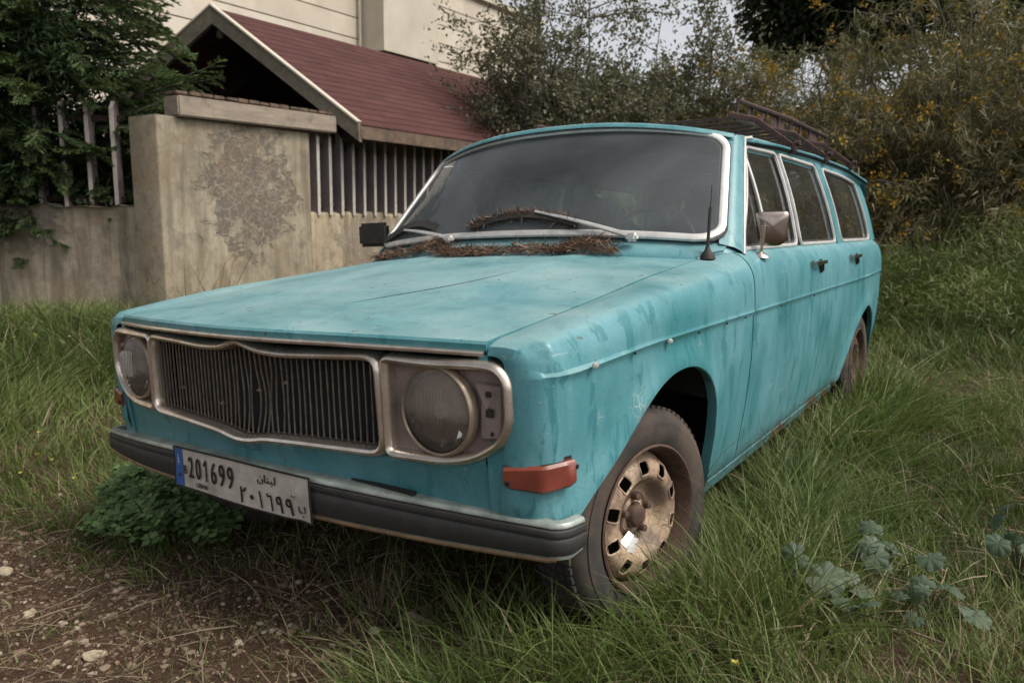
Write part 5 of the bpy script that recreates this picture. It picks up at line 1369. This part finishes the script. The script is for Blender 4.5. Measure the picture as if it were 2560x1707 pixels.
def rock(x, y, s, label, mat='stone_pale', flat=.6):
    bm = bmesh.new(); bmesh.ops.create_icosphere(bm, subdivisions=3, radius=1)
    ph = rng.uniform(0, 6, 3)
    for v in bm.verts:
        k = 1+.16*math.sin(v.co.x*3.1+ph[0])+.13*math.sin(v.co.y*4.3+ph[1])+.10*math.sin(v.co.z*5+v.co.x*4+ph[2])
        v.co = Vector((v.co.x*s*k, v.co.y*s*k*.8, v.co.z*s*k*flat))
    me = bpy.data.meshes.new('stone'); bm.to_mesh(me); bm.free(); me.materials.append(M[mat])
    o = bpy.data.objects.new('stone', me); COL.objects.link(o); o.location = (x, y, float(ground_h(x, y))+s*flat*.35); o.rotation_euler = (0, 0, rng.uniform(0, 6)); tag(o, label, 'stone', 'loose stones on the bare soil')
rock(-1.05, -.155, .030, 'cream stone at the left edge of the picture, before the grass')
rock(-.695, -.225, .020, 'pale rounded stone on the bare soil, lower left')
rock(-.315, -.235, .024, 'flattish pale stone at the bottom edge, lower left')
rock(-.56, -.20, .014, 'small white stone between the two larger pale stones, lower left')
rock(.235, .205, .016, 'white stone beside the brown scrap before the bumper')
rock(-.02, -.02, .015, 'small tan stone in the middle of the bare soil')
mb = MB(); rows = []
for i in range(8):
    rows.append([(.05*(i/7-.5)*2+.01*math.sin(j), .035*(j/5-.5)*2*(1-.3*(i/7)), .012+.012*math.sin(i*1.1+j*.8)+.01*(j/5)) for j in range(6)])
mb.grid(rows); o = mb.build('paper_scrap', 'paper'); o.location = (.31, .275, float(ground_h(.31, .275))+.004); o.rotation_euler = (0, 0, .5); tag(o, 'crumpled brown cardboard scrap on the soil before the bumper', 'scrap')
# ---- clover patch
def clover():
    n = 760; a = rng.uniform(0, 2*math.pi, n); r = np.sqrt(rng.random(n)); k_ = .75+.22*np.sin(a*3+1)+.12*np.sin(a*7)
    p = .56*r*k_*np.cos(a); q = .24*r*k_*np.sin(a); x = -1.04-.97*p+.22*q; y = .34+.22*p+.97*q
    h = (.05+.075*(1-r**2)+.05*vnoise(x, y, .12, 44)+rng.uniform(-.02, .02, n)); C = np.stack([x, y, ground_h(x, y)+h], 1)
    P = []; D = []; Ls = []; rn = []
    tilt = unit(np.stack([rng.normal(.1, .3, n), rng.normal(-.35, .3, n), np.ones(n)], 1)); ph = rng.uniform(0, 6.28, n); s = rng.uniform(.018, .034, n)
    t1 = unit(np.cross(tilt, rand_dir(n))); t2 = np.cross(tilt, t1); Vs = []; Ts = []; R_ = []; o = 0
    for k in range(3):
        an = ph+k*2.094; d = t1*np.cos(an)[:, None]+t2*np.sin(an)[:, None]; sd = np.cross(tilt, d)
        # heart-shaped leaflet
        pts = [(0, 0, 0), (.55, .42, .06), (.92, .40, .03), (1.0, .16, .0), (.86, 0, -.04), (1.0, -.16, 0), (.92, -.40, .03), (.55, -.42, .06)]
        V = np.stack([C+(d*a_+sd*b_+tilt*c_)*s[:, None] for a_, b_, c_ in pts], 1); Vs.append(V.reshape(-1, 3))
        base = (o+np.arange(n)*8)[:, None]; Ts += [base+np.array([[0, 1, 4]]), base+np.array([[1, 2, 4]]), base+np.array([[2, 3, 4]]), base+np.array([[0, 4, 7]]), base+np.array([[4, 6, 7]]), base+np.array([[4, 5, 6]])]
        o += n*8; R_.append(np.repeat(np.clip(rng.normal(.45, .25, n), 0, 1), 8))
    ob = fast_obj('clover', np.concatenate(Vs), None, np.concatenate(Ts), 'clover', None, rnd=np.concatenate(R_)); tag(ob, 'mat of dark green clover under the left end of the bumper', 'clover', kind='stuff')
    st = C.copy(); st[:, 2] = ground_h(x, y); dd = C-st; ln = np.linalg.norm(dd, axis=1)
    so = ribbon_obj('stems', 'clover', st, unit(dd), ln, np.full(n, .0018), np.zeros((n, 3)), rng.random(n)*.5, 2, ob)
clover()
# ---- mallow plants
def mallow(name, c, n_leaf, spread, H, size, seed, label, near=None):
    r = np.random.default_rng(seed); c = np.array([c[0], c[1], float(ground_h(*c))]); root = empty(name, tuple(c)); tag(root, label, 'plant', 'grey-green mallow plants in the right foreground')
    h_ = MB()
    for li in range(n_leaf):
        a0 = r.uniform(0, 6.28); q = spread*math.sqrt(r.random()); tip = np.array([q*math.cos(a0), q*math.sin(a0), H*r.uniform(.55, 1.05)*(1.1-.4*q/spread)]); sz = size*r.uniform(.55, 1.1)
        if near and li < len(near): tip = np.array(near[li][:3]); sz = near[li][3]
        nrm = unit(np.array([math.cos(a0)*.5+r.normal(0, .35), math.sin(a0)*.5-.35+r.normal(0, .35), 1.0])); d0 = unit(np.array([math.cos(a0), math.sin(a0), -.2])+r.normal(0, .3, 3))
        a = unit(d0-nrm*np.dot(d0, nrm)); b = np.cross(nrm, a); m = 70; V = []; rad = (0.03, .3, .55, .78, 1.0); asym = r.uniform(.8, 1.15, 7)
        for rr_ in rad:
            for k in range(m):
                th = -math.pi*.93+2*math.pi*.93*k/(m-1); lobe_i = (th/(math.pi*.93)+1)/2*7; li_ = min(6, int(lobe_i)); f = lobe_i-li_
                prof = (1-abs(2*f-1)**1.5)                       # 0 in the sinus, 1 on the lobe's midrib
                rad_ = sz*rr_*(1-.17*rr_**2*(1-prof))*(.86+.14*asym[li_])*(1-.22*(abs(th)/math.pi)**2)
                rad_ *= 1+.055*rr_**2*(((k*3) % 7)/3.5-1)
                zz = sz*(.07*rr_*(prof-.5)+.16*rr_**2*math.sin(th*2+a0)-.20*rr_**2.2)
                V.append(tip+a*rad_*math.cos(th)+b*rad_*math.sin(th)+nrm*zz)
        V = np.array(V); idx = np.arange(len(rad)*m).reshape(len(rad), m)
        Qd = np.stack([idx[:-1, :-1], idx[:-1, 1:], idx[1:, 1:], idx[1:, :-1]], -1).reshape(-1, 4)
        br = r.normal(.5, .18); rn = np.array([np.clip(br+(.22 if abs(((k/(m-1)*7) % 1)-.5) < .07 else 0)+r.normal(0, .05), 0, 1) for _ in rad for k in range(m)])
        fast_obj('leaf', V, Qd, None, 'mallow', root, rnd=rn)
        h_.tube([(0, 0, -.01), tuple(tip*np.array([.45, .45, .6])+np.array([0, 0, .01])), tuple(tip)], .0022, 5)
    h_.build('stem', M['clover_stem'], root)
M['clover_stem'] = simple('green_stem', (.07, .10, .045), .7, 0, .3, 20)
mallow('mallow_plant', (1.20, .86), 15, .11, .13, .038, 51, 'largest grey-green mallow plant with broad pleated leaves, right of the front wheel', [(.0, -.05, .12, .054), (-.09, .03, .13, .042), (.09, -.09, .09, .048)])
mallow('mallow_plant', (1.30, 1.08), 13, .12, .17, .036, 52, 'middle mallow plant with smaller leaves, behind the broad-leaved one')
mallow('mallow_plant', (1.43, .90), 11, .10, .11, .036, 53, 'low mallow plant between the broad-leaved one and the lower right corner')
mallow('mallow_plant', (1.60, 1.30), 11, .09, .22, .034, 54, 'upright mallow plant at the right edge of the picture')
# ---- woody plants
def limb_tree(name, base, limbs, mat_leaf, leafp, label, cat, group=None, flowers=0, seed=1, leaf_fn=None, twig_n=9, sub=6):
    twig_n = leafp.get('twn', twig_n); sub = leafp.get('sub', sub)
    """limbs: list of (tip offset, radius); grows wandering limbs, twigs, then leaves along the twigs"""
    r = np.random.default_rng(seed); root = empty(name, base); tag(root, label, cat, group)
    wood_ = MB(); TP = []; TD = []
    for tip, rad in limbs:
        tip = np.array(tip, float); n = 9; mid = tip*np.array([.35, .35, .55])+r.normal(0, .12, 3)*np.linalg.norm(tip)*.25
        pts = [((1-t)**2*np.zeros(3)+2*t*(1-t)*mid+t*t*tip)+r.normal(0, .015, 3)*np.linalg.norm(tip)*t for t in np.linspace(0, 1, n)]
        wood_.tube(pts, rad, 6, scales=np.linspace(1, .25, n))
        for s_ in range(sub):
            t = r.uniform(.3, 1.0); k = int(t*(n-1)); p = pts[k]; dirn = unit(tip)*.5+r.normal(0, 1, 3)*np.array([1, 1, .7]); dirn = unit(dirn)
            l_ = np.linalg.norm(tip)*r.uniform(.14, .34); q = [p, p+dirn*l_*.5+r.normal(0, .03, 3), p+dirn*l_+np.array([0, 0, -.06*l_])]
            wood_.tube(q, rad*.32, 4, scales=[1, .7, .3])
            for j in range(twig_n):
                tt = r.uniform(.25, 1.05); a = lerp(q[0], q[2], tt); dd = unit(dirn*.6+r.normal(0, 1, 3)*np.array([1, 1, .8])); tl = l_*r.uniform(.25, .6)
                TP.append((a, a+dd*tl)); 
    wood_.build('branches', 'bark', root)
    A = np.array([t[0] for t in TP]); B2 = np.array([t[1] for t in TP]); per = leafp['per']
    t = r.random((len(A), per)); P = A[:, None]*(1-t[..., None])+B2[:, None]*t[..., None]; P = P.reshape(-1, 3)+r.normal(0, leafp.get('jit', .02), (len(A)*per, 3))
    dirs = unit(np.repeat(B2-A, per, 0)*.8/np.maximum(np.linalg.norm(np.repeat(B2-A, per, 0), axis=1, keepdims=True), 1e-6)+r.normal(0, .7, P.shape)+np.array([0, 0, leafp.get('droop', 0)]))
    n = len(P); clump = np.repeat(r.normal(.0, .16, len(A)), per); rn = np.clip(.45+clump+r.normal(0, .2, n), 0, 1)
    if leafp.get('ribbon'):
        b = np.tile(np.array([0, 0, -.35]), (n, 1))*r.random((n, 1)); ribbon_obj('foliage', mat_leaf, P, dirs, leafp['L']*r.uniform(.6, 1.3, n), leafp['W']*r.uniform(.7, 1.3, n), b, rn, 2, root)
    else: leaves('foliage', mat_leaf, P, dirs, leafp['L']*r.uniform(.6, 1.3, n), leafp['W']*r.uniform(.7, 1.3, n), rn, root)
    if flowers:
        fi = r.choice(len(A), min(len(A), flowers)); k = 10; F = np.repeat(B2[fi], k, 0)+r.normal(0, .035, (len(fi)*k, 3))
        o = leaves('blossoms', 'blossom', F, rand_dir(len(F)), np.full(len(F), .034), np.full(len(F), .030), r.random(len(F)), root); o['kind'] = 'stuff'
    return root
def fan(n, spread, h, seed, low=.35, off=(0, 0), rad=.03):
    r = np.random.default_rng(seed); out = []
    for k in range(n):
        a = 2*math.pi*(k+r.random()*.6)/n; q = r.random()**.6; out.append(((math.cos(a)*spread*q+off[0], math.sin(a)*spread*q+off[1], h*r.uniform(low, 1.0)*(1.05-.35*q)), rad*r.uniform(.6, 1.1)))
    return out
ol = dict(per=15, L=.058, W=.032, jit=.03, twn=17, sub=11)
limb_tree('small_leaved_tree', (-3.75, 7.75, .2), fan(30, 1.5, 5.0, 3, .42, rad=.034), 'olive', ol, 'grey-green small-leaved tree behind the end of the red roof', 'tree', 'small-leaved trees behind the car', seed=3)
limb_tree('small_leaved_tree', (-2.6, 9.2, .2), fan(26, 1.6, 4.75, 8, .4, rad=.03), 'olive', ol, 'airy small-leaved tree with sky showing through, behind the car roof', 'tree', 'small-leaved trees behind the car', seed=8)
limb_tree('small_leaved_tree', (-4.4, 9.6, .2), fan(22, 1.6, 5.0, 12, .45, rad=.03), 'olive', ol, 'further small-leaved tree between the red roof and the stone house', 'tree', 'small-leaved trees behind the car', seed=12)
limb_tree('flowering_acacia', (-1.0, 10.0, .1), fan(22, 1.3, 4.0, 27, .3), 'acacia', dict(per=22, L=.09, W=.0115, jit=.04, droop=-.35, ribbon=True, twn=12, sub=8), 'slender acacia closing the gap between the airy tree and the dark evergreen', 'shrub', 'flowering acacias behind the car', flowers=500, seed=27)
ac = dict(per=19, L=.125, W=.0115, jit=.04, droop=-.55, ribbon=True, twn=12, sub=8)
ac2 = dict(per=22, L=.09, W=.0115, jit=.04, droop=-.35, ribbon=True, twn=12, sub=8)
limb_tree('flowering_acacia', (-1.65, 8.6, .1), fan(22, 1.35, 3.3, 21, .35), 'acacia', ac2, 'yellow-flowering acacia shrub straight above the car roof rack', 'shrub', 'flowering acacias behind the car', flowers=1100, seed=21)
limb_tree('flowering_acacia', (-.35, 8.3, .1), fan(22, 1.25, 3.1, 22, .25), 'acacia', ac2, 'yellow-flowering acacia behind the rear corner of the car', 'shrub', 'flowering acacias behind the car', flowers=950, seed=22)
limb_tree('flowering_acacia', (.95, 8.9, .15), fan(26, 1.5, 3.9, 23, .2), 'acacia', ac, 'big drooping acacia at the right, thinly flowering', 'shrub', 'flowering acacias behind the car', flowers=500, seed=23)
limb_tree('flowering_acacia', (2.4, 9.2, .2), fan(24, 1.5, 4.0, 24, .2), 'acacia', ac, 'drooping acacia cut by the right edge of the picture', 'shrub', 'flowering acacias behind the car', flowers=400, seed=24)
limb_tree('flowering_acacia', (.3, 10.3, .2), fan(24, 1.9, 5.0, 25, .3), 'acacia', ac, 'tall arching acacia rising behind the others, upper right', 'shrub', 'flowering acacias behind the car', flowers=450, seed=25)
limb_tree('flowering_acacia', (-1.9, 10.6, .1), fan(20, 1.6, 3.2, 26, .3), 'acacia', ac2, 'acacia filling the gap behind the small-leaved trees and the rack', 'shrub', 'flowering acacias behind the car', flowers=600, seed=26)
# dense background thicket, one mass
def thicket(name, label, boxes, n, mat, L, W, cat):
    P = []
    for (c, rads, w) in boxes:
        m = int(n*w); q = rand_dir(m)*(rng.random((m, 1))**.25)*np.array(rads)*(1+.16*np.sin(rand_dir(m)[:, :1]*9)); P.append(q+np.array(c))
    P = np.concatenate(P); P = P[P[:, 2] > .05]; n = len(P)
    cl = vnoise(P[:, 0]+P[:, 2]*.7, P[:, 1]+P[:, 2], .35, 30)
    o = ribbon_obj(name, mat, P, unit(rand_dir(n)+np.array([0, 0, -.3])), L*rng.uniform(.6, 1.4, n), np.full(n, W)*rng.uniform(.7, 1.3, n), np.tile(np.array([0, 0, -.2]), (n, 1)), np.clip(cl*.8+rng.normal(0, .15, n), 0, 1), 2)
    tag(o, label, cat, kind='stuff')
thicket('thicket', 'dark mass of undergrowth filling the back of the plot', [((-2.8, 12, 1.2), (2.6, .9, 1.7), .18), ((0, 11.8, 1.4), (2.4, .9, 2.3), .3), ((2.6, 11.4, 1.7), (2.6, .9, 2.7), .34), ((5.5, 10.8, 1.7), (2.5, .9, 2.6), .18)], 80000, 'acacia', .16, .026, 'undergrowth')
# low scrub at the foot of the acacias
thicket('scrub', 'low dark scrub and bracken at the foot of the acacias', [((.3, 7.6, .35), (1.3, .7, .55), .3), ((1.9, 7.9, .4), (1.4, .7, .7), .35), ((3.4, 7.8, .4), (1.4, .7, .8), .2), ((-.9, 7.2, .3), (.9, .6, .6), .15)], 46000, 'acacia', .09, .009, 'scrub')
# straw-coloured reeds among the shrubs
for (c, t_) in (((.15, 7.0), 'arching dry reeds just behind the tailgate'), ((.75, 7.5), 'arching dry reeds before the big right-hand acacia'), ((1.4, 7.3), 'low dry reed clump on the right before the scrub')):
    tuft('reed_clump', c, 90, 1.35 if c[0] < 1 else .9, .14, (.15, 0), 'straw' if c[0] < .5 else 'grass', t_, .009, 'reeds', 'reed clumps behind the car', .8, .3, .95)
# dark tree, far
def dense_tree(name, base, center, rads, n, mat, L, W, label, seed):
    r = np.random.default_rng(seed); root = empty(name, base); tag(root, label, 'tree')
    C = unit(r.normal(size=(70, 3)))*(r.random((70, 1))**.33)*np.array(rads)+np.array(center)-np.array(base)
    P = C[r.integers(0, 70, n)]+unit(r.normal(size=(n, 3)))*(r.random((n, 1))**.4)*np.array(rads)*.30
    D = unit((P-(np.array(center)-np.array(base)))*.8+r.normal(size=(n, 3))*.8)
    leaves('foliage', mat, P, D, L*r.uniform(.6, 1.3, n), W*r.uniform(.7, 1.3, n), r.random(n), root)
    t = MB(); t.tube([(0, 0, 0), tuple((np.array(center)-np.array(base))*.6), tuple(np.array(center)-np.array(base))], .16, 8, scales=[1, .7, .3])
    for k in range(8): t.tube([tuple((np.array(center)-np.array(base))*.6), tuple(C[k])], .05, 5, scales=[1, .4])
    t.build('trunk', 'bark', root)
dense_tree('dark_evergreen', (-2.1, 16.8, 0), (-2.0, 17.0, 6.9), (2.1, 1.8, 2.2), 52000, 'darktree', .17, .08, 'dense dark evergreen tree standing high behind the acacias', 41)
dense_tree('dark_evergreen', (1.8, 17.8, 0), (1.6, 17.8, 6.4), (3.0, 2.0, 2.9), 26000, 'darktree', .16, .07, 'dark evergreen tree at the upper right, behind the tall arching acacia', 42)
# ---- conifer on the left with drooping fronds
def conifer():
    base = np.array([-6.25, 2.35, .45]); root = empty('conifer', tuple(base)); tag(root, 'dark green conifer with feathery fronds hanging over the left wall', 'tree')
    r = np.random.default_rng(77); P = []; D = []; L = []; R_ = []; tr = MB()
    tr.tube([(0, 0, 0), (.05, .0, 1.5), (0, .05, 3.0), (.05, 0, 4.8)], .11, 10, scales=[1, .8, .6, .25])
    def frond(p0, d0, ln, droop, bright):
        n = 14; pts = []; p = np.array(p0, float); d = np.array(d0, float)
        for k in range(n):
            pts.append((p.copy(), d.copy())); d = unit(d+np.array([0, 0, -droop/n])+r.normal(0, .03, 3)+(np.array([0, 0, .10]) if k > n*.65 else 0)); p = p+d*ln/n
        tr.tube([tuple(q[0]) for q in pts[::3]]+[tuple(pts[-1][0])], .009, 4, scales=np.linspace(1, .3, len(pts[::3])+1))
        side = unit(np.cross(d0, [0, 0, 1.])+r.normal(0, .35, 3))
        for k, (q, dq) in enumerate(pts):
            t = k/(n-1); tw = ln*.33*(1-.75*t)*(.35+.65*min(1, t*3))
            for sg in (-1, 1):
                for rep in range(1):
                    td = unit(dq*.85+side*sg*.8+r.normal(0, .16, 3)); m = 8; tl = tw*r.uniform(.6, 1.1)
                    q0 = q+dq*ln/n*rep*.5
                    for j in range(m):
                        u = j/m; c = q0+td*tl*u+np.array([0, 0, -.10*tl*u*u])
                        for s2 in (-1, 1):
                            ld_ = unit(td*1.0+np.cross(td, np.cross(td, side)+r.normal(0, .4, 3))*.0+side*s2*.45+dq*.35+r.normal(0, .22, 3)); P.append(c); D.append(ld_); L.append(.068*(1-.4*u)*r.uniform(.7, 1.2)); R_.append(bright+.18*t+.2*u+r.normal(0, .12))
        return
    # whorls
    for k in range(560):
        z = r.uniform(.9, 4.3); a = r.uniform(-2.3, 1.3); reach = (.35+1.05*(1-abs(z-2.6)/2.8))*r.uniform(.35, 1.0)
        d = np.array([math.cos(a), math.sin(a), 0]); p0 = np.array([0, 0, z])+d*reach*.8+np.array([0, 0, -.15*reach]); d0 = unit(d+np.array([0, 0, r.uniform(-.15, .45)]))
        frond(p0, d0, r.uniform(.40, .70), r.uniform(.5, 1.3), .22+.25*reach)
    def w(x, y, z): return np.array([x, y, z])-base
    # the reaching branches seen against the house and the gable
    for (a, b) in (((-5.3, 2.5, 2.35), (-4.20, 3.02, 2.62)), ((-5.1, 2.5, 2.25), (-4.45, 2.85, 2.42)), ((-5.5, 2.3, 3.25), (-4.60, 2.86, 3.22)), ((-5.5, 2.3, 3.0), (-4.62, 2.75, 3.05)), ((-5.5, 2.3, 2.85), (-4.65, 2.72, 2.80)),
                   ((-5.4, 2.3, 2.75), (-4.75, 2.6, 2.55)), ((-5.5, 2.3, 3.45), (-4.55, 2.85, 3.42)), ((-5.2, 2.4, 2.2), (-4.72, 2.56, 2.05)), ((-5.4, 2.2, 2.1), (-4.95, 2.4, 1.95)), ((-5.6, 2.0, 2.0), (-5.2, 2.1, 1.80)), ((-5.9, 1.8, 2.0), (-5.6, 1.8, 1.70)), ((-6.0, 1.7, 2.1), (-5.8, 1.6, 1.75)), ((-5.4, 2.3, 3.1), (-4.7, 2.6, 2.95))):
        a_, b_ = w(*a), w(*b); v = b_-a_; frond(a_, unit(v+np.array([0, 0, .12])), np.linalg.norm(v)*1.05, .25, .42); frond(a_+v*.15+r.normal(0, .05, 3), unit(v+r.normal(0, .22, 3)), np.linalg.norm(v)*.75, .4, .36)
        frond(a_+v*.05+r.normal(0, .08, 3), unit(v+r.normal(0, .35, 3)), np.linalg.norm(v)*.65, .5, .3)
    n = len(P); print('conifer leaflets', n)
    leaves('foliage', 'thuja', np.array(P), np.array(D), np.array(L), np.full(n, .0105), np.clip(np.array(R_)-.10, 0, 1), root)
    m = 26000; C = np.array([(-5.95, 2.05, 3.2), (-5.9, 2.0, 2.5), (-5.85, 1.95, 1.95), (-5.6, 2.2, 3.0), (-6.3, 1.8, 2.6), (-6.3, 1.8, 3.4), (-5.45, 2.3, 2.7)])-base; i = r.integers(0, len(C), m)
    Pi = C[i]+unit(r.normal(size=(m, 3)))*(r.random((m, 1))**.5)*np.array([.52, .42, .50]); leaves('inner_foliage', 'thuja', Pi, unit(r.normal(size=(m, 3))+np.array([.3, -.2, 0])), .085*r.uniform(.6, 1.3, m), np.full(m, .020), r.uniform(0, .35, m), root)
    tr.build('branches', 'bark', root)
conifer()

thicket('hedge', 'dark hedge added as a backdrop behind the widely spaced slats on the left', [((-6.6, 2.6, 1.5), (1.5, .55, .95), .5), ((-8.2, 1.6, 1.6), (1.4, .6, 1.1), .3), ((-5.6, 3.2, 1.4), (.55, .4, .8), .2)], 26000, 'darktree', .09, .03, 'hedge')  # hedge added to darken the gaps between the slats

# overgrown bank of weeds between the lawn and the acacias
thicket('weeds', 'overgrown olive-green weeds on the bank behind and right of the car', [((1.6, 6.3, .30), (1.2, .8, .40), .22), ((3.2, 6.0, .35), (1.3, .9, .5), .18), ((.6, 6.9, .35), (1.0, .7, .5), .22), ((2.3, 7.1, .55), (1.5, .7, .7), .26), ((4.5, 6.8, .6), (1.3, .8, .8), .12)], 80000, 'grass', .075, .0075, 'weeds')

def wildflowers():
    n = 420; x = rng.uniform(-5.0, 3.2, n); y = rng.uniform(-.1, 6.0, n); k = ((x < -1.35) | (x > 1.15) & (rng.random(n) < .35)) & (((x+4.8)*.573-(y-2.5)*.819 > 0) | (x > -4.4)) & ~((x < -4.2) & (y > 2.2)) & (vnoise(x, y, .6, 70) > .42); x, y = x[k], y[k]; m = len(x)
    C = np.stack([x, y, ground_h(x, y)+rng.uniform(.10, .24, m)], 1); P = np.repeat(C, 5, 0); a = np.tile(np.arange(5)*1.2566, m)+np.repeat(rng.uniform(0, 6, m), 5)
    D = unit(np.stack([np.cos(a), np.sin(a), np.full(len(a), .45)], 1)); o = leaves('wildflowers', 'petal', P, D, np.full(len(P), .011), np.full(len(P), .008), rng.random(len(P))); tag(o, 'tiny yellow wildflowers dotted through the grass', 'flowers', kind='stuff')
    st = C.copy(); st[:, 2] = ground_h(x, y); ribbon_obj('stems', 'clover', st, np.tile(np.array([0, 0, 1.0]), (m, 1)), C[:, 2]-st[:, 2], np.full(m, .0018), np.zeros((m, 3)), np.full(m, .4), 2, o)
M['petal'] = leaf_mat('yellow_petal', [(0, (.45, .38, .06)), (1, (.60, .52, .12))], .2, .7, .1)
wildflowers()
